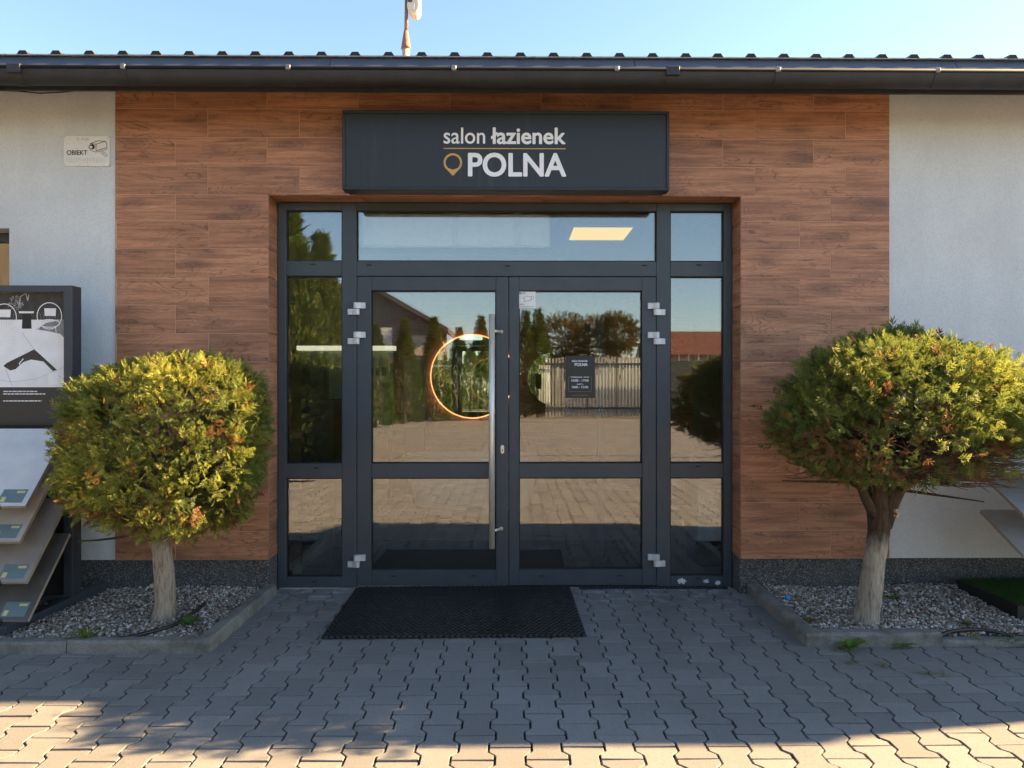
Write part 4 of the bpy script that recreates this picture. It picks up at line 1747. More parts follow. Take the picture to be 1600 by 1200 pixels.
def sprays(points, normals, sizes, colors, droop=0.25, spread=0.75, per=1):
    """place a clump of `per` sprays at each point, pointing along the normal with scatter; a clump shares its plane and tint"""
    n0 = len(points)
    d0 = normals + rng.normal(0, spread * 0.6, (n0, 3)) + np.array([0, 0, droop])
    d0 /= np.linalg.norm(d0, axis=1, keepdims=True)
    h0 = rng.normal(0, 1, (n0, 3))
    h0 /= np.linalg.norm(h0, axis=1, keepdims=True)
    n_ = n0 * per
    pts_ = np.repeat(points, per, 0)
    sz = np.repeat(sizes, per) * rng.uniform(0.65, 1.15, n_)
    d = np.repeat(d0, per, 0)
    h = np.repeat(h0, per, 0)
    cl = np.repeat(colors, per, 0)
    if per > 1:
        d = d + rng.normal(0, 0.36, (n_, 3))
        d /= np.linalg.norm(d, axis=1, keepdims=True)
        h = h + rng.normal(0, 0.30, (n_, 3))
        pts_ = pts_ + rng.normal(0, 0.016, (n_, 3))
        cl = cl * rng.uniform(0.8, 1.2, (n_, 1))
    s = np.cross(d, h)
    s /= np.linalg.norm(s, axis=1, keepdims=True) + 1e-9
    u = np.cross(d, s)
    T = FR_V
    V_ = pts_[:, None, :] + sz[:, None, None] * (T[None, :, 0:1] * d[:, None, :] + T[None, :, 1:2] * s[:, None, :] + T[None, :, 2:3] * u[:, None, :])
    nvt = len(T)
    F_ = (FR_F[None] + (np.arange(n_) * nvt)[:, None, None]).reshape(-1, 4)
    C_ = np.repeat(cl, nvt, 0)
    # younger tips are paler
    tipf = np.tile(T[:, 0] / T[:, 0].max(), n_)[:, None]
    C_ = C_ * (0.80 + 0.40 * tipf)
    return V_.reshape(-1, 3), F_, C_


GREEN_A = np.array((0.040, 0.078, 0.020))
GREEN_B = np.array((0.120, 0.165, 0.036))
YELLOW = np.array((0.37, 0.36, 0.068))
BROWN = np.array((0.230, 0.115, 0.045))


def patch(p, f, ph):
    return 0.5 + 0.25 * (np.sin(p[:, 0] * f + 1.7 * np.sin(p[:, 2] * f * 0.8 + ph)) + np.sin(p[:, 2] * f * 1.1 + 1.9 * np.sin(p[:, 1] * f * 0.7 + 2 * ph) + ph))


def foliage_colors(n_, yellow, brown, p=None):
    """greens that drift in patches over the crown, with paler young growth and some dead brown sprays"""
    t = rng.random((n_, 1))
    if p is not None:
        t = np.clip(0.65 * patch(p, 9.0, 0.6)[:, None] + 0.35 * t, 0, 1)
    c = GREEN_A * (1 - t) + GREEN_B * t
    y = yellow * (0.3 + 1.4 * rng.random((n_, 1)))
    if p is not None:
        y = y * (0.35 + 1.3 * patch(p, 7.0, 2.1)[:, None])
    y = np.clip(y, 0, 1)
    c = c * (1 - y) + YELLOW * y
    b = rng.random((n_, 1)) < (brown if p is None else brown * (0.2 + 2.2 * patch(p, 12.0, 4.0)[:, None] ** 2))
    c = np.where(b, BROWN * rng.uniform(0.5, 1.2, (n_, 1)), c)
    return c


def crown_points(n_, radius_fn, center, shell=(0.80, 1.03)):
    d = rng.normal(0, 1, (n_, 3))
    d /= np.linalg.norm(d, axis=1, keepdims=True)
    r = np.array([radius_fn(v) for v in d])
    f = shell[0] + (shell[1] - shell[0]) * rng.random(n_) ** 0.6
    p = d * (r * f)[:, None]
    return p + np.array(center), d, f


def lumps(seed, amp, k_=9):
    rr = np.random.default_rng(seed)
    dirs = rr.normal(0, 1, (k_, 3))
    dirs /= np.linalg.norm(dirs, axis=1, keepdims=True)
    am = rr.uniform(-amp, amp, k_)

    def fn(v):
        return max(0.90, 1.0 + float(np.sum(am * np.exp(5.0 * (dirs @ v - 1.0)))))
    return fn


def superell(rx, ry, rz_up, rz_dn, p=2.6):
    def fn(v):
        rz = rz_up if v[2] > 0 else rz_dn
        return (abs(v[0] / rx) ** p + abs(v[1] / ry) ** p + abs(v[2] / rz) ** p) ** (-1.0 / p)
    return fn


def branch(b_, p0, p1, r0, r1, bow=0.08, n_=6, sides=7):
    p0, p1 = Vector(p0), Vector(p1)
    off = Vector((random.uniform(-1, 1), random.uniform(-1, 1), random.uniform(-0.6, 0.4))) * bow * (p1 - p0).length
    pts, rad = [], []
    for i in range(n_ + 1):
        t = i / n_
        pts.append(p0.lerp(p1, t) + off * math.sin(math.pi * t) + Vector((random.gauss(0, .004), random.gauss(0, .004), 0)))
        rad.append(r0 + (r1 - r0) * t)
    b_.tube(pts, rad, sides, wob=0.06)


# --- left tree
TL = thing('clipped_tree', 'globe clipped conifer with yellow lit crown and pale straight trunk, left of entrance', 'tree', (-2.03, -0.60, 0.03), 'clipped conifers beside the entrance')
lc = np.array((0.165, -0.28, 1.06))
lf, ll = superell(0.48, 0.62, 0.39, 0.38, 3.7), lumps(3, 0.11, 40)
pts, nrm, fr = crown_points(4300, lambda v: lf(v) * ll(v), lc)
pts[:, 0] -= 0.20 * (pts[:, 1] - lc[1])
bl = (pts[:, 2] - lc[2] < -0.22)
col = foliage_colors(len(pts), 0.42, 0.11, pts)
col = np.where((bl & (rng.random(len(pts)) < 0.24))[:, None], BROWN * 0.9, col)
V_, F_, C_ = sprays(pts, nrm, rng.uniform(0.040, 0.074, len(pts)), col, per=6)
tag(link('crown', np_mesh('crown', V_, F_, 'thuja_leaf', C_), TL))
# loose shoots that escaped the shears
ps, ns, fs_ = crown_points(420, lambda v: lf(v) * ll(v), lc, (1.0, 1.05))
ps[:, 0] -= 0.20 * (ps[:, 1] - lc[1])
V_, F_, C_ = sprays(ps, ns, rng.uniform(0.055, 0.10, len(ps)), foliage_colors(len(ps), 0.5, 0.05), 0.4, 0.6)
link('loose_shoots', np_mesh('loose_shoots', V_, F_, 'thuja_leaf', C_), TL)
b_ = MB()
tp = []
for i in range(15):
    t = i / 14
    tp.append((0.012 * math.sin(t * 5) + 0.015 * t, 0.01 * math.cos(t * 4) - 0.01, -0.02 + 0.62 * t))
b_.tube(tp, [0.086, 0.066, 0.059, 0.057, 0.056, 0.055, 0.054, 0.054, 0.053, 0.052, 0.052, 0.051, 0.05, 0.05, 0.05], 18, wob=0.05)
b_.tube([(0.015, -0.012, 0.52), (0.02, -0.01, 0.62), (0.03, -0.04, 0.85), (0.05, -0.10, 1.15)], [0.046, 0.049, 0.045, 0.02], 14, wob=0.08)
for i in range(46):
    a = random.uniform(0, 2 * math.pi)
    r_ = random.uniform(0.25, 0.5)
    z0 = random.uniform(0.55, 0.95)
    branch(b_, (0.02, -0.03, z0), (0.06 + r_ * math.cos(a), -0.15 + r_ * math.sin(a), z0 + random.uniform(-0.05, 0.35)), 0.013, 0.004)
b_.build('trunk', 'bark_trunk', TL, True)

# --- right tree
TR = thing('clipped_tree', 'flat topped conifer with wide ragged crown and forked brown trunk, right of entrance', 'tree', (2.03, -0.69, 0.03), 'clipped conifers beside the entrance')
rc = np.array((0.125, -0.27, 1.225))


def right_crown(v):
    base = superell(0.60, 0.68, 0.36, 0.32, 2.7)(v)
    # fuller and lower on the left, thin and lifted on the lower right
    if v[2] < 0:
        base *= 1.0 + (0.15 if v[0] < 0 else -0.16) * abs(v[0])
    if v[0] > 0.15 and v[2] > 0.2:
        base *= 1.0 - 0.22 * v[0] * v[2]
    return base


rl = lumps(17, 0.13, 34)
pts, nrm, fr = crown_points(4700, lambda v: right_crown(v) * rl(v), rc, (0.62, 1.03))
rel = (pts - rc)
keep = ~((rel[:, 2] < -0.13) & (np.abs(rel[:, 0] + 0.02) < 0.34) & (rng.random(len(pts)) < 0.92))
keep &= ~((rel[:, 2] < -0.19) & (rel[:, 0] > 0.05) & (rng.random(len(pts)) < 0.55))
pts, nrm, rel = pts[keep], nrm[keep], rel[keep]
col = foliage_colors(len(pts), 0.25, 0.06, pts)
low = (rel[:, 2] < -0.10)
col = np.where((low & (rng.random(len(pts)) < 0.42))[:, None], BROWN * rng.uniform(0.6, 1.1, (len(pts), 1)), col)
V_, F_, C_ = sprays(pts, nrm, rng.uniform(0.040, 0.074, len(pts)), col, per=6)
link('crown', np_mesh('crown', V_, F_, 'thuja_leaf', C_), TR)
ps, ns, fs_ = crown_points(900, right_crown, rc, (0.40, 0.72))
ps = ps[ps[:, 2] > rc[2] - 0.12]
V_, F_, C_ = sprays(ps, ns[:len(ps)], rng.uniform(0.06, 0.10, len(ps)), foliage_colors(len(ps), 0.1, 0.25), per=5)
link('inner_foliage', np_mesh('inner_foliage', V_, F_, 'thuja_leaf', C_), TR)
ps, ns, fs_ = crown_points(520, lambda v: right_crown(v) * rl(v), rc, (1.0, 1.06))
V_, F_, C_ = sprays(ps, ns, rng.uniform(0.06, 0.11, len(ps)), foliage_colors(len(ps), 0.3, 0.05), 0.4, 0.6)
link('loose_shoots', np_mesh('loose_shoots', V_, F_, 'thuja_leaf', C_), TR)
b_ = MB()
tp, tr_ = [], []
for i in range(15):
    t = i / 14
    tp.append((0.075 * t ** 1.3 + 0.008 * math.sin(t * 6), 0.01 * math.cos(t * 4) - 0.01, -0.03 + 0.56 * t))
    tr_.append(0.068 - 0.012 * t + (0.024 if i == 0 else (0.008 if i == 1 else 0)))
b_.tube(tp, tr_, 18, wob=0.05)
b_.tube([(0.070, -0.005, 0.47), (0.080, -0.01, 0.56), (0.075, -0.015, 0.68), (0.05, -0.03, 0.86), (0.03, -0.05, 1.10), (0.02, -0.08, 1.32)], [0.052, 0.064, 0.066, 0.052, 0.036, 0.016], 16, wob=0.07)
b_.tube([(0.095, -0.02, 0.56), (0.125, -0.05, 0.70), (0.165, -0.09, 0.82), (0.20, -0.16, 1.02), (0.24, -0.2, 1.25)], [0.044, 0.042, 0.038, 0.027, 0.012], 12, wob=0.07)
b_.tube([(0.055, -0.02, 0.60), (-0.02, -0.05, 0.72), (-0.08, -0.07, 0.86), (-0.17, -0.10, 0.98), (-0.27, -0.12, 1.12)], [0.032, 0.026, 0.024, 0.018, 0.010], 10, wob=0.07)
b_.tube([(0.16, -0.06, 0.80), (0.30, -0.09, 0.87), (0.47, -0.12, 0.93), (0.62, -0.14, 1.04)], [0.024, 0.018, 0.014, 0.007], 8, wob=0.07)
for i in range(70):
    a = random.uniform(0, 2 * math.pi)
    r_ = random.uniform(0.30, 0.62)
    z0 = random.uniform(0.74, 1.1)
    branch(b_, (0.07 + 0.1 * math.cos(a), -0.04, z0), (0.10 + r_ * math.cos(a), -0.12 + r_ * 0.9 * math.sin(a), z0 + random.uniform(-0.02, 0.28)), 0.011, 0.003)
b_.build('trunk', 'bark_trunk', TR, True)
# bare dry twigs hanging out of the lower right side
b_ = MB()
for i in range(330):
    a = random.uniform(-1.9, 0.55) if random.random() < 0.85 else random.uniform(2.4, 4.0)
    r0 = random.uniform(0.15, 0.42)
    r1 = r0 + random.uniform(0.12, 0.30)
    z0 = random.uniform(0.84, 1.02)
    branch(b_, (0.10 + r0 * math.cos(a), -0.12 + r0 * math.sin(a), z0), (0.12 + r1 * math.cos(a + random.gauss(0, .3)), -0.12 + r1 * math.sin(a), z0 + random.uniform(-0.06, 0.14)), 0.0042, 0.0014, 0.15, 4, 4)
b_.build('dry_twigs', 'bark_dark', TR)
for (x, z_, q) in ((-0.012, 0.36, 1), (0.03, 0.47, 1), (-0.03, 0.21, 1)):
    b_ = MB()
    b_.tube([(x, -0.045, z_), (x - 0.004, -0.068, z_ + 0.006)], [0.014, 0.010], 9)
    b_.build('branch_stub', 'bark_trunk', TL)
for (x, z_) in ((0.142, 0.655), (0.146, 0.625)):
    b_ = MB()
    b_.tube([(x - 0.012, -0.075, z_), (x - 0.006, -0.092, z_)], 0.012, 10)
    b_.build('pruning_cut', 'cut_wood', TR)

# ------------------------------------------------------------------ rubber ring mat
mat_o = thing('door_mat', 'black rubber honeycomb mat lying before the left door leaf', 'mat', (-0.32, -0.335, 0.003))
mat_o.rotation_euler = (0, 0, R(0.9))
mw, mh = 0.715, 0.505
cell = 0.033
mv, mf = [], []
hexa = [(math.cos(R(60 * i + 30)), math.sin(R(60 * i + 30))) for i in range(6)]
ro_, ri_ = cell * 0.577, cell * 0.40
T0 = []
for rr, zz in ((ro_, 0.0), (ro_, 0.0155), (ro_ * 0.9, 0.018), (ri_, 0.018), (ri_, 0.004)):
    T0 += [(rr * c, rr * s, zz) for c, s in hexa]
T0 = np.array(T0)
Fm = []
for k_ in range(4):
    for i in range(6):
        Fm.append((k_ * 6 + i, k_ * 6 + (i + 1) % 6, (k_ + 1) * 6 + (i + 1) % 6, (k_ + 1) * 6 + i))
Fm = np.array(Fm)
cen = []
row = 0
y = -mh
while y < mh:
    x = -mw + (cell / 2 if row % 2 else 0)
    while x < mw:
        cen.append((x, y, random.uniform(-0.0008, 0.0008)))
        x += cell
    y += cell * 0.866
    row += 1
cen = np.array(cen)
V_ = (T0[None] + cen[:, None, :]).reshape(-1, 3)
F_ = (Fm[None] + (np.arange(len(cen)) * len(T0))[:, None, None]).reshape(-1, 4)
link('rubber_rings', np_mesh('rubber_rings', V_, F_, 'rubber'), mat_o)
b_ = MB()
b_.box(-mw - 0.01, mw + 0.01, -mh - 0.008, mh + 0.002, -0.0015, 0.0035)
b_.build('base_sheet', 'rubber', mat_o)

# ------------------------------------------------------------------ left display stand
LS = thing('tile_display_stand', 'dark blue grey tile display stand with terrace poster, left edge', 'display stand', (0, 0, 0), 'tile display stands in the gravel beds')
ly = -0.40
lx1, lx0, lz1 = -2.664, -3.80, 1.997
b_ = MB()
b_.box(lx1 - 0.052, lx1, ly, ly + 0.10, 0.03, lz1)
b_.box(lx0, lx0 + 0.052, ly, ly + 0.10, 0.03, lz1)
b_.box(lx0 + 0.052, lx1 - 0.052, ly, ly + 0.10, lz1 - 0.040, lz1)
b_.box(lx0 + 0.052, lx1 - 0.052, ly, ly + 0.10, 0.09, 0.12)
b_.build('stand_frame', 'stand_paint', LS, bevel=0.002)
b_ = MB()
b_.box(lx0 + 0.0525, lx1 - 0.0525, ly + 0.05, ly + 0.07, 0.12, lz1 - 0.0405)
b_.build('back_panel', 'stand_black', LS)
for yy0 in (1,):
    b_ = MB()
    fx0_, fx1_ = lx1 - 0.03, lx1 + 0.02
    b_.add([(-2.79, -0.90, 0.045), (-2.735, -0.90, 0.045), (-2.61, -0.10, 0.075), (-2.665, -0.10, 0.075),
            (-2.79, -0.90, 0.085), (-2.735, -0.90, 0.085), (-2.61, -0.10, 0.13), (-2.665, -0.10, 0.13)],
           [(0, 3, 2, 1), (4, 5, 6, 7), (0, 1, 5, 4), (1, 2, 6, 5), (2, 3, 7, 6), (3, 0, 4, 7)])
    b_.build('foot', 'stand_paint', LS, bevel=0.003)
b_ = MB()
b_.box(lx0 + 0.1, lx0 + 0.15, -0.9, -0.1, 0.045, 0.095)
b_.build('foot', 'stand_paint', LS)
# poster: a grey terrace picture and a black text band
ld = (ly + 0.035 - CAM_Y) / 1200.0


def LP(px, py):
    return ((px - 800) * ld, 1.4 - (py - 600) * ld)


def flat(poly, y, name, mat, parent, pxf=LP):
    b__ = MB()
    q = [pxf(*p) for p in poly]
    b__.add([(x, y, z_) for x, z_ in q], [tuple(range(len(q)))])
    return b__.build(name, mat, parent)


py0 = ly + 0.045
pl_x0, pl_x1 = lx0 + 0.058, LP(114.5, 0)[0]
b_ = MB()
zt_, zm_, zb_ = LP(0, 456.5)[1], LP(0, 605)[1], LP(0, 664)[1]
b_.box(pl_x0, pl_x1, py0, py0 + 0.004, zm_, zt_)
poster = b_.build('poster', 'poster_white', LS)
b_ = MB()
b_.box(pl_x0, pl_x1, py0, py0 + 0.004, zb_, zm_ - 0.0005)
b_.build('text_band', 'poster_text_band', LS)
L0 = (pl_x0 / ld) + 800 + 3
pp = py0 - 0.0004
flat([(L0, 458.5), (113, 458.5), (113, 500), (L0, 500)], pp, 'poster_picture', 'poster_dark', LS)
flat([(L0, 500.05), (113, 500.05), (113, 604), (L0, 604)], pp, 'poster_picture', 'poster_floor', LS)
flat([(60, 515), (75, 505), (113, 497), (113, 538), (106, 531), (97, 522), (80, 518)], pp - 0.0002, 'poster_picture', 'poster_mid', LS)
flat([(9, 572), (15, 567), (57, 546), (66, 554), (92, 578), (86, 580), (71, 565), (52, 562), (40, 566), (28, 577), (20, 579)], pp - 0.0004, 'poster_picture', 'poster_dark', LS)
stroke([LP(*p) for p in [(40, 561), (34, 568), (38, 577), (58, 582), (66, 586)]], 0.006, LS, 'poster_white', pp - 0.0006, 'poster_picture')
stroke([LP(*p) for p in [(38, 520), (57, 546)]], 0.0025, LS, 'poster_line', pp - 0.0003, 'poster_picture')
stroke([LP(*p) for p in [(13, 577), (23, 603)]], 0.0025, LS, 'poster_line', pp - 0.0003, 'poster_picture')
stroke([LP(*p) for p in [(88, 582), (112, 600)]], 0.0025, LS, 'poster_line', pp - 0.0003, 'poster_picture')
stroke([LP(*p) for p in [(-10, 590), (20, 597), (60, 592), (112, 570)]], 0.0018, LS, 'poster_line', pp - 0.0003, 'poster_picture')
# plant
b_ = MB()
for i in range(90):
    a, r_ = random.uniform(0, 6.28), random.uniform(0, 1) ** 0.6
    c_ = LP(28 + 13 * r_ * math.cos(a), 474 + 11 * r_ * math.sin(a))
    t = random.uniform(0, 6.28)
    e = 0.008
    b_.add([(c_[0] + e * math.cos(t), pp - 0.001 - i * 1e-6, c_[1] + e * math.sin(t)), (c_[0] + e * .5 * math.cos(t + 2), pp - 0.001 - i * 1e-6, c_[1] + e * .5 * math.sin(t + 2)), (c_[0] - e * math.cos(t), pp - 0.001 - i * 1e-6, c_[1] - e * math.sin(t))], [(0, 1, 2)])
b_.build('poster_picture', 'poster_leaf', LS)
stroke([LP(*p) for p in [(33, 480), (36, 464), (44, 459), (47, 470), (49, 461)]], 0.006, LS, 'poster_line', pp - 0.0014, 'poster_picture')


def chair(cx, cy, r_):
    circ = [LP(cx + r_ * math.cos(2 * math.pi * i / 28), cy + 1.08 * r_ * math.sin(2 * math.pi * i / 28)) for i in range(28)]
    stroke(circ, 0.0052, LS, 'poster_white', pp - 0.0008, 'poster_picture', True)
    seat = [LP(cx + r_ * 0.85 * math.cos(2 * math.pi * i / 20), cy + r_ * 0.62 + 0.32 * r_ * math.sin(2 * math.pi * i / 20)) for i in range(20)]
    stroke(seat, 0.0048, LS, 'poster_white', pp - 0.0022, 'poster_picture', True)
    flat([(cx - r_ * .42, cy - r_ * .62), (cx + r_ * .55, cy - r_ * .62), (cx + r_ * .50, cy + 0.02 * r_), (cx - r_ * .38, cy)], pp - 0.0012, 'poster_picture', 'poster_white', LS)
    for q in range(7):
        a = cx - r_ * 0.8 + q * r_ * 0.27
        stroke([LP(a, cy - r_ * 0.3), LP(cx + (a - cx) * 0.7, cy + r_ * 0.6)], 0.0012, LS, 'poster_line', pp - 0.0010, 'poster_picture')
    stroke([LP(*p) for p in [(cx - r_ * .7, cy + r_ * .8), (cx - r_ * 1.35, cy + 1.75 * r_), (cx + r_ * 1.1, cy + r_ * 1.75)]], 0.0036, LS, 'poster_white', pp - 0.0014, 'poster_picture')
    stroke([LP(*p) for p in [(cx + r_ * .5, cy + r_ * .85), (cx + r_ * .62, cy + r_ * 2.1)]], 0.0036, LS, 'poster_white', pp - 0.0014, 'poster_picture')


chair(80.5, 494, 19)
chair(10.5, 496, 19)
chair(-60, 497, 19)
flat([(33, 487), (57, 487), (56, 490), (34, 490)], pp - 0.0016, 'poster_picture', 'poster_white', LS)
flat([(39, 490.2), (52, 490.2), (53, 514), (38, 514)], pp - 0.0016, 'poster_picture', 'stand_black', LS)
flat([(79, 582.5), (94.5, 582.5), (94.5, 601), (79, 601)], pp - 0.0016, 'poster_picture', 'poster_white', LS)
for (ya, xb) in ((611.5, 62), (615.5, 74), (626.3, 68)):
    b_ = MB()
    x = 9.0
    while x < xb:
        l_ = random.uniform(3, 8)
        e = min(x + l_, xb)
        a, c_ = LP(x, ya - 0.75), LP(e, ya + 0.75)
        b_.add([(a[0], py0 - 0.0006, a[1]), (c_[0], py0 - 0.0006, a[1]), (c_[0], py0 - 0.0006, c_[1]), (a[0], py0 - 0.0006, c_[1])], [(0, 1, 2, 3)])
        x = e + 0.9
    b_.build('small_print', 'letter_white', LS)

# sample tiles leaning out of the stand
tiles = (('tile_light', -2.668, 0.725, 'pale grey slab sample, topmost of the left stand'),
         ('tile_beige', -2.700, 0.530, 'beige slab sample, second from the top in the left stand'),
         ('tile_taupe', -2.662, 0.307, 'taupe slab sample, third from the top in the left stand'),
         ('tile_dark', -2.655, 0.097, 'dark grey slab sample, lowest of the left stand'))


def sample_tile(mat, xa, xb, zf, label, group, tag_side, yb_=-0.435, run=0.40, rise=0.40, tagged=True):
    t = thing('tile_sample', label, 'tile sample', ((xa + xb) / 2, yb_ - run / 2, zf + rise / 2), group)
    L_ = math.hypot(run, rise)
    ang = math.atan2(rise, run)
    hw = (xb - xa) / 2
    b__ = MB()
    b__.box(-hw, hw, -L_ / 2, L_ / 2, -0.010, 0.010)
    s_ = b__.build('slab', [mat, 'tile_edge'], t)
    for p_ in s_.data.polygons:
        if abs(p_.normal.z) < 0.5:
            p_.material_index = 1
    t.rotation_euler = (ang, 0, 0)
    if tagged:
        tw = 0.115
        x1_ = hw - 0.015
        b__ = MB()
        b__.box(x1_ - tw - 0.035, x1_ - 0.035 + 0.02, -L_ / 2 + 0.022, -L_ / 2 + 0.112, 0.0102, 0.0112)
        b__.build('info_tag', 'tag_teal', t)
        b__ = MB()
        b__.box(x1_ - tw - 0.023, x1_ - tw + 0.002, -L_ / 2 + 0.027, -L_ / 2 + 0.060, 0.0113, 0.0118)
        b__.build('tag_mark', 'tag_yellow', t)
        b__ = MB()
        b__.box(x1_ - 0.070, x1_ - 0.025, -L_ / 2 + 0.086, -L_ / 2 + 0.101, 0.0113, 0.0118)
        b__.build('tag_mark', 'tag_yellow', t)
        b__ = MB()
        b__.box(x1_ - 0.34, x1_ - 0.125, -L_ / 2 - 0.006, -L_ / 2 + 0.008, -0.014, 0.018)
        b__.build('holder', 'stand_paint', t)
    return t


for m_, xr, zf, lab in tiles:
    sample_tile(m_, lx0 + 0.05, xr, zf, lab, 'slab samples in the left stand', 1)

# right stand: only its slabs and posts reach into the frame
RS_ = thing('tile_display_stand', 'dark tile display stand behind the right clipped tree, right edge', 'display stand', (0, 0, 0), 'tile display stands in the gravel beds')
b_ = MB()
b_.box(3.45, 3.50, -0.36, -0.30, 0.02, 1.60)
b_.box(4.05, 4.10, -0.36, -0.30, 0.02, 1.60)
b_.box(3.50, 4.05, -0.35, -0.31, 1.52, 1.56)
b_.build('stand_frame', 'stand_paint', RS_)
b_ = MB()
b_.box(3.46, 3.49, -0.80, -0.361, 0.03, 0.07)
b_.box(4.06, 4.09, -0.80, -0.361, 0.03, 0.07)
b_.build('foot', 'stand_paint', RS_)
rt = (('tile_light', 1.35, 'pale grey slab sample, topmost of the right stand'),
      ('tile_grey', 0.88, 'grey slab sample under the crown in the right stand'),
      ('tile_grey', 0.66, 'mid grey slab sample, second from the bottom in the right stand'),
      ('tile_taupe', 0.43, 'grey brown slab sample, lowest of the right stand'))
for m_, zf, lab in rt:
    sample_tile(m_, 2.87, 4.1, zf, lab, 'slab samples in the right stand', -1, yb_=-0.40, rise=0.19, tagged=False)

# ------------------------------------------------------------------ artificial turf tray
TT = thing('turf_tray', 'black edged tray of green artificial turf on right gravel', 'turf tray', (0, 0, 0))
ty0, ty1, tx0, tx1 = -0.66, -0.06, 2.93, 4.2
b_ = MB()
b_.box(tx0, tx1, ty0, ty1, 0.02, 0.115)
b_.build('tray', 'turf_border', TT)
nb = 15000
bx_, by_ = rng.uniform(tx0 + 0.01, min(tx1, 3.7), nb), rng.uniform(ty0 + 0.01, ty1 - 0.005, nb)
hh = rng.uniform(0.014, 0.026, nb)
an_ = rng.uniform(0, 6.28, nb)
lean = rng.normal(0, 0.010, (nb, 2))
wv = 0.0018
V_ = np.stack([np.stack([bx_ - wv * np.cos(an_), by_ - wv * np.sin(an_), np.full(nb, 0.114)], 1),
               np.stack([bx_ + wv * np.cos(an_), by_ + wv * np.sin(an_), np.full(nb, 0.114)], 1),
               np.stack([bx_ + lean[:, 0], by_ + lean[:, 1], 0.114 + hh], 1)], 1).reshape(-1, 3)
F_ = np.arange(nb * 3).reshape(-1, 3)
gc = np.array((0.045, 0.105, 0.022)) * rng.uniform(0.6, 1.5, (nb, 1))
tag(link('turf_blades', np_mesh('turf_blades', V_, F_, 'herb_leaf', np.repeat(gc, 3, 0)), TT), kind='stuff')

# ------------------------------------------------------------------ weeds, hoses and litter


def gz(px, py, z_=0.0):
    d = (1.4 - z_) * 1200.0 / (py - 600)
    return ((px - 800) * d / 1200.0, d + CAM_Y, z_)


def weed(name, label, at, n_, length, width, upright, colr, cat='weed', group=None):
    t = thing(name, label, cat, at, group)
    vs, fs, cs = [], [], []
    for i in range(n_):
        a = 2 * math.pi * i / n_ + random.uniform(-0.4, 0.4)
        ln = length * random.uniform(0.55, 1.1)
        el = R(upright) * random.uniform(0.6, 1.3)
        seg = 4
        o_ = len(vs)
        cc = np.array(colr) * random.uniform(0.7, 1.35)
        for s in range(seg + 1):
            u = s / seg
            rr_ = ln * u * math.cos(el * (1 - 0.45 * u))
            zz = ln * u * math.sin(el * (1 - 0.7 * u))
            wd = width * math.sin(math.pi * min(0.97, 0.12 + 0.80 * u)) * random.uniform(0.75, 1.2)
            for sg in (-1, 1):
                vs.append((rr_ * math.cos(a) - sg * wd * math.sin(a), rr_ * math.sin(a) + sg * wd * math.cos(a), zz + 0.002))
                cs.append(cc)
        for s in range(seg):
            fs.append((o_ + 2 * s, o_ + 2 * s + 1, o_ + 2 * s + 3, o_ + 2 * s + 2))
    link('leaves', np_mesh('leaves', np.array(vs), np.array(fs), 'herb_leaf', np.array(cs)), t)
    return t


GRN = (0.15, 0.24, 0.045)
weed('weed', 'low bright green weed at the foot of the left front kerb gravel', gz(138, 994, 0.05), 18, 0.11, 0.010, 42, (0.20, 0.28, 0.04))
wd_ = weed('clover', 'dark green leafy seedling beside the left trunk', gz(296, 975, 0.05), 10, 0.11, 0.027, 50, (0.085, 0.16, 0.045))
weed('dandelion', 'jagged green dandelion growing before the right kerb corner', gz(1330, 1018, 0.0), 16, 0.135, 0.013, 58, GRN)
weed('dandelion', 'small green dandelion before the middle of the right kerb', gz(1414, 1014, 0.0), 12, 0.09, 0.010, 42, GRN)
weed('grass_tuft', 'thin upright grass tuft before the lower right kerb', gz(1532, 1009, 0.0), 7, 0.14, 0.003, 78, (0.14, 0.17, 0.05), 'grass tuft')
weed('grass_tuft', 'taller grass tuft at the right picture edge by the kerb', gz(1582, 1010, 0.0), 12, 0.15, 0.004, 62, (0.14, 0.18, 0.05), 'grass tuft')
weed('weed', 'green weed in the gravel behind the right trunk', gz(1400, 938, 0.05), 12, 0.07, 0.012, 40, GRN)
weed('weed', 'pale weed patch in front of the turf tray', gz(1514, 979, 0.045), 14, 0.06, 0.009, 40, (0.14, 0.18, 0.05))
weed('moss_tuft', 'yellowish moss tuft in gravel left of the right trunk', gz(1268, 972, 0.05), 18, 0.05, 0.010, 50, (0.20, 0.16, 0.06))
for px, py, lab in ((1330, 1038, 'dry grass sprig in the paving joint under the right dandelion'), (1446, 1056, 'straw coloured sprig in the paving right of centre'),
                    (1478, 1058, 'flat yellow green sprig in the paving joint near the right edge'), (1380, 1043, 'wispy dry sprig between pavers below the right kerb')):
    weed('dry_sprig', lab, gz(px, py, 0.0), 8, 0.06, 0.0025, 14, (0.26, 0.22, 0.09), 'sprig')


def hose(label, pts, r=0.011):
    b__ = MB()
    P_ = [Vector(p) for p in pts]
    sm = []
    for i in range(len(P_) - 1):
        for s in range(6):
            t = s / 6
            p0, p1, p2, p3 = P_[max(i - 1, 0)], P_[i], P_[i + 1], P_[min(i + 2, len(P_) - 1)]
            sm.append(0.5 * ((2 * p1) + (-p0 + p2) * t + (2 * p0 - 5 * p1 + 4 * p2 - p3) * t * t + (-p0 + 3 * p1 - 3 * p2 + p3) * t ** 3))
    sm.append(P_[-1])
    b__.tube(sm, r, 8)
    return tag(b__.build('irrigation_hose', 'hose_black', None, True), label, 'hose')


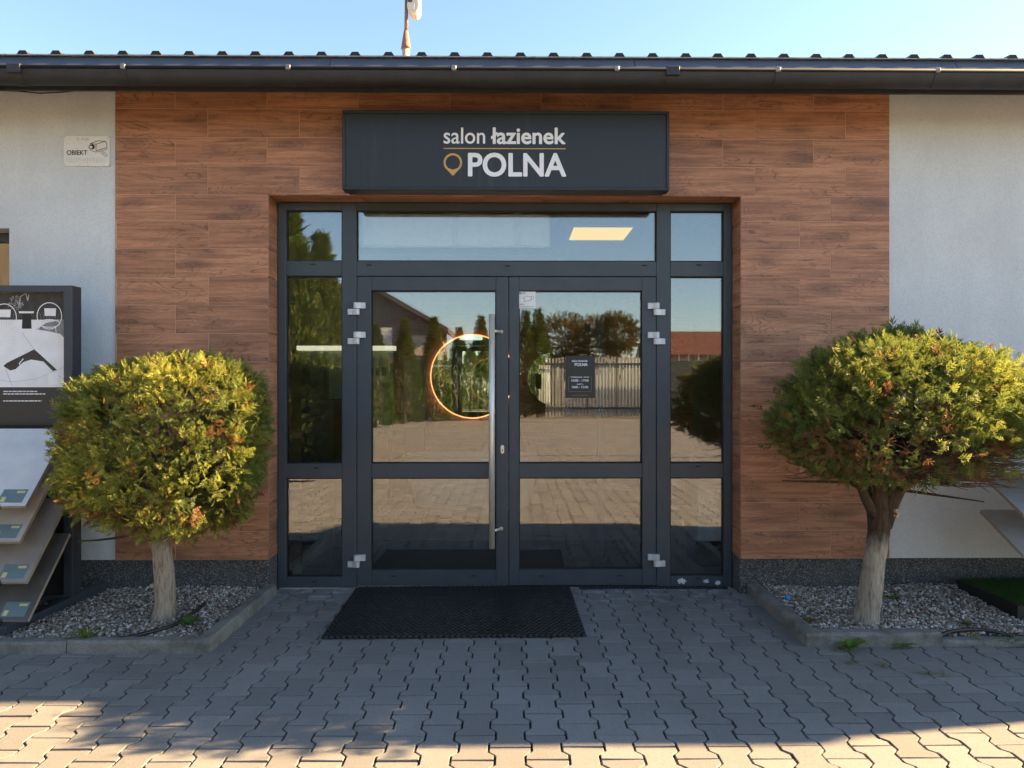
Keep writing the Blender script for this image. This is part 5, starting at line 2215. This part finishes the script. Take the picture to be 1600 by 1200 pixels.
hose('black irrigation hose curving round the left trunk on gravel', [gz(150, 998, 0.052), gz(200, 994, 0.06), gz(240, 985, 0.062), gz(275, 974, 0.068), gz(305, 955, 0.068), gz(322, 942, 0.055)])
hose('black irrigation hose arching over gravel behind the lower right kerb', [gz(1470, 997, 0.03), gz(1490, 989, 0.05), gz(1525, 986, 0.055), gz(1560, 990, 0.045), gz(1590, 997, 0.03)])

b_ = MB()
p = gz(1232, 936, 0.06)
b_.tube([(0, 0, -0.008), (0, 0, 0.008), (0, 0, 0.011)], [0.017, 0.017, 0.015], 16)
co = b_.build('bottle_cap', 'cap_blue', None, False, p)
co.rotation_euler = (R(40), R(20), 0)
tag(co, 'bright blue plastic bottle cap on the right gravel', 'bottle cap')
for px, py, lab in ((468, 1009, 'small dry brown leaf on the paving before the left kerb corner'), (488, 1004, 'tiny pale dry leaf on the paving left of the mat'),
                    (1177, 965, 'small dry leaf on the paving beside the right kerb'), (1306, 1019, 'dry leaf against the right front kerb')):
    b_ = MB()
    q = gz(px, py, 0.003)
    vs = [(0.016 * math.cos(2 * math.pi * i / 9) * random.uniform(.6, 1.1), 0.009 * math.sin(2 * math.pi * i / 9) * random.uniform(.6, 1.1), 0.002 + 0.008 * abs(math.sin(2 * math.pi * i / 9)) * random.random()) for i in range(9)]
    b_.add(vs + [(0, 0, 0.0)], [(i, (i + 1) % 9, 9) for i in range(9)])
    tag(b_.build('dry_leaf', 'dry_leaf', None, False, q), lab, 'leaf', 'dry leaves on the paving')

# ------------------------------------------------------------------ the yard behind the camera (seen in the glass)


def cone_thuja_mesh(seed, n_=4200, hgt=4.0, rad=0.62):
    rr = np.random.default_rng(seed)
    t = rr.random(n_) ** 0.95
    a = rr.uniform(0, 2 * np.pi, n_)
    prof_r = rad * np.clip(np.minimum((1 - t) * 1.6, 0.35 + 0.9 * (1 - t)), 0.03, 1.0) * np.clip(0.88 + t * 1.5, 0, 1)
    r_ = prof_r * rr.uniform(0.82, 1.06, n_) * (1 + 0.09 * np.sin(a * 5 + t * 19) + 0.07 * np.sin(a * 3 - t * 31))
    z_ = 0.02 + (hgt - 0.02) * t
    p = np.stack([r_ * np.cos(a), r_ * np.sin(a), z_], 1)
    nr = np.stack([np.cos(a) * 0.7, np.sin(a) * 0.7, np.full(n_, 0.7)], 1)
    cc = np.array((0.055, 0.090, 0.022)) * rr.uniform(0.6, 1.5, (n_, 1)) + np.array((0.05, 0.045, 0.0)) * (rr.random((n_, 1)) > 0.7)
    V__, F__, C__ = sprays(p, nr, rr.uniform(0.16, 0.28, n_), cc, 0.5, 0.5)
    return np_mesh('crown', V__, F__, 'thuja_leaf', C__)


cm = [cone_thuja_mesh(21, 3400), cone_thuja_mesh(22, 3400)]
tk = MB()
tk.tube([(0, 0, -0.05), (0, 0, 0.6), (0, 0, 3.4)], [0.08, 0.06, 0.015], 8)
tk_me = None
rowpos = [(-3.85, -7.6, 1.13), (-4.35, -8.9, 1.06), (-3.95, -10.3, 1.08), (-4.5, -11.9, 0.95), (-4.9, -13.6, 0.88), (-4.9, -15.6, 0.82), (-4.8, -17.8, 0.86),
          (-4.6, -20.2, 0.84), (-4.0, -22.6, 0.92), (-3.1, -24.4, 0.98), (-2.2, -25.4, 0.90), (-1.35, -25.8, 1.02), (0.62, -25.9, 1.05), (1.15, -26.1, 1.07), (-0.4, -26.2, 0.72)]
place_words = ('nearest', 'second', 'third', 'fourth', 'fifth', 'sixth', 'seventh', 'eighth', 'ninth', 'tenth')
for i, (x, y, s) in enumerate(rowpos):
    if i < 10:
        lab = 'columnar conifer mirrored in the left glass, %s of the receding row' % place_words[i]
    else:
        lab = ('columnar conifer mirrored above the round mirror, left of two', 'columnar conifer mirrored just left of the pull bar',
               'left of the twin conifers mirrored in right door glass', 'right of the twin conifers mirrored in right door glass',
               'short conifer mirrored near the pull bar')[i - 10]
    t = thing('columnar_conifer', lab, 'tree', (x, y, -0.02), 'columnar conifers across the yard')
    t.scale = (s, s, s)
    t.rotation_euler = (0, 0, random.uniform(0, 6))
    link('crown', cm[i % 2], t)
    if tk_me is None:
        tk_me = tk.build('trunk', 'bark_dark', t).data
    else:
        link('trunk', tk_me, t)

# soft edged broadleaf trees behind the fence
for i, (x, y, zc, r_) in enumerate(((2.3, -29, 3.3, 1.25), (3.6, -30, 3.2, 1.35), (4.7, -28.5, 3.6, 0.9), (-1.0, -30, 2.6, 1.0))):
    t = thing('broadleaf_tree', ('leafy tree mirrored behind the slat fence, leftmost', 'leafy tree mirrored behind the slat fence, middle', 'narrow leafy tree mirrored behind the slat fence, rightmost', 'low leafy tree mirrored beside the pull bar')[i], 'tree', (x, y, -0.05), 'leafy trees beyond the yard')
    n_ = 1500
    d = rng.normal(0, 1, (n_, 3))
    d /= np.linalg.norm(d, axis=1, keepdims=True)
    pp_ = d * (r_ * rng.uniform(0.4, 1.08, n_) ** 0.7)[:, None] * np.array((1, 1, 0.9)) + np.array((0, 0, zc))
    V_, F_, C_ = sprays(pp_, d, rng.uniform(0.22, 0.42, n_), np.array((0.085, 0.085, 0.03)) * rng.uniform(0.5, 1.6, (n_, 1)) + np.array((0.08, 0.03, 0)) * (rng.random((n_, 1)) > 0.75))
    link('crown', np_mesh('crown', V_, F_, 'thuja_leaf', C_), t)
    b_ = MB()
    b_.tube([(0, 0, 0), (0.05, 0, 1.2), (0, 0.05, zc)], [0.12, 0.09, 0.03], 8)
    for q in range(7):
        a = q * 0.9
        branch(b_, (0.03, 0, 1.3 + 0.2 * q), (0.7 * r_ * math.cos(a), 0.7 * r_ * math.sin(a), zc + 0.3 * math.sin(q)), 0.045, 0.012)
    b_.build('trunk', 'bark_dark', t)

# slat fence on the far right of the yard
FN = thing('slat_fence', 'pale vertical slat fence mirrored in the right door glass', 'fence', (1.4, -25.0, 0))
b_ = MB()
b_.box(-0.02, 0.10, -0.02, 0.02, 0.0, 2.45)
for zz in (0.35, 2.15):
    pass
rl_ = MB()
rl_.box(0, 4.4, 0.012, 0.05, 0.35, 0.43)
rl_.box(0, 4.4, 0.012, 0.05, 2.1, 2.18)
rl_.build('rail', 'fence_dark', FN)
s0 = MB()
s0.box(0, 0.085, -0.012, 0.010, 0.05, 2.4)
s0 = s0.build('slat', 'fence_slat', FN)
for i in range(1, 34):
    o = s0.copy()
    COL.objects.link(o)
    o.parent = FN
    o.location = (i * 0.13, 0, random.uniform(-0.03, 0.03))
# dark wall with pale spikes further right
DW = thing('boundary_wall', 'dark boundary wall with pale spikes mirrored in right side light', 'wall', (5.85, -24.6, 0))
b_ = MB()
b_.box(0, 9, 0, 0.2, 0, 2.35)
b_.build('wall', 'fence_dark', DW)
for i in range(24):
    b_ = MB() if i == 0 else b_
    if i == 0:
        b_.add([(0, 0.08, 2.351), (0.05, 0.08, 2.351), (0.05, 0.12, 2.351), (0, 0.12, 2.351), (0.025, 0.1, 2.75)], [(0, 1, 4), (1, 2, 4), (2, 3, 4), (3, 0, 4), (0, 3, 2, 1)])
        sp0 = b_.build('spike', 'fence_slat', DW)
    else:
        o = sp0.copy()
        COL.objects.link(o)
        o.parent = DW
        o.location = (i * 0.38, 0, 0)
# house with a dark gable, left; low house with red tiles, right
H1 = thing('gabled_house', 'brown gabled house mirrored at top of the left door glass', 'house', (-7.4, -33.0, 0))
b_ = MB()
b_.prism_y([(-3.2, 0), (3.6, 0), (3.6, 4.3), (-0.4, 6.6), (-3.2, 5.0)], -5, 0)
b_.build('wall', 'house_wall', H1)
b_ = MB()
b_.prism_y([(-0.4, 6.605), (-0.4, 6.85), (4.15, 4.25), (4.15, 4.0)], -5.2, 0.45)
b_.prism_y([(-0.4, 6.605), (-0.4, 6.85), (-3.8, 4.9), (-3.8, 4.66)], -5.2, 0.45)
rfo = b_.build('roof', 'house_roof', H1)
b_ = MB()
b_.box(-0.15, 0.45, -3, -2.4, 6.3, 7.5)
b_.build('chimney', 'house_wall_pale', rfo)
b_ = MB()
b_.box(2.2, 3.3, -0.04, 0.03, 2.9, 3.9)
b_.build('window', 'house_wall_pale', H1)
b_ = MB()
b_.box(-1.0, 0.2, -0.04, 0.03, 2.9, 4.0)
b_.build('window', 'inner_dark', H1)
H2 = thing('red_roofed_house', 'grey house with red tiled roof mirrored in the right side light', 'house', (8.2, -31, 0))
b_ = MB()
b_.box(-1.2, 5.5, -4, 0, 0, 2.85)
b_.build('wall', 'wall_white', H2)
b_ = MB()
b_.prism_x([(0.4, 2.7), (-2, 3.9), (-4.4, 2.7), (-4.4, 2.85), (-2, 4.1), (0.4, 2.85)], -1.5, 5.8)
b_.build('roof', 'roof_tile_red', H2)
H3 = thing('cream_house', 'cream two storey house mirrored in the window at left edge', 'house', (-13.5, -10.5, 0))
b_ = MB()
b_.box(-4, 4, -3.5, 3.5, 0, 5.6)
b_.build('wall', 'house_cream', H3)
b_ = MB()
b_.prism_x([(4.3, 5.6), (0, 7.6), (-4.3, 5.6), (-4.3, 5.85), (0, 7.85), (4.3, 5.85)], -4.5, 4.5)
b_.build('roof', 'house_roof', H3)
for wx in (-2.4, 0.2, 2.4):
    b_ = MB()
    b_.box(wx - 0.5, wx + 0.5, 3.5, 3.53, 2.9, 4.1)
    b_.build('window', 'inner_dark', H3)
# basketball hoop by the house
BH = thing('basketball_hoop', 'red basketball hoop mirrored beside the upper left door hinge', 'basketball hoop', (-5.0, -22.6, 0))
b_ = MB()
b_.tube([(0, 0, 0), (0, 0, 3.1)], 0.05, 10)
b_.build('post', 'hinge_metal', BH)
b_ = MB()
b_.box(-0.55, 0.55, 0.05, 0.08, 2.7, 3.5)
b_.build('backboard', 'sheet_white', BH)
b_ = MB()
b_.tube([(0.23 * math.cos(2 * math.pi * i / 20), 0.34 + 0.23 * math.sin(2 * math.pi * i / 20), 2.85) for i in range(21)], 0.016, 6)
b_.build('rim', 'hoop_red', BH)
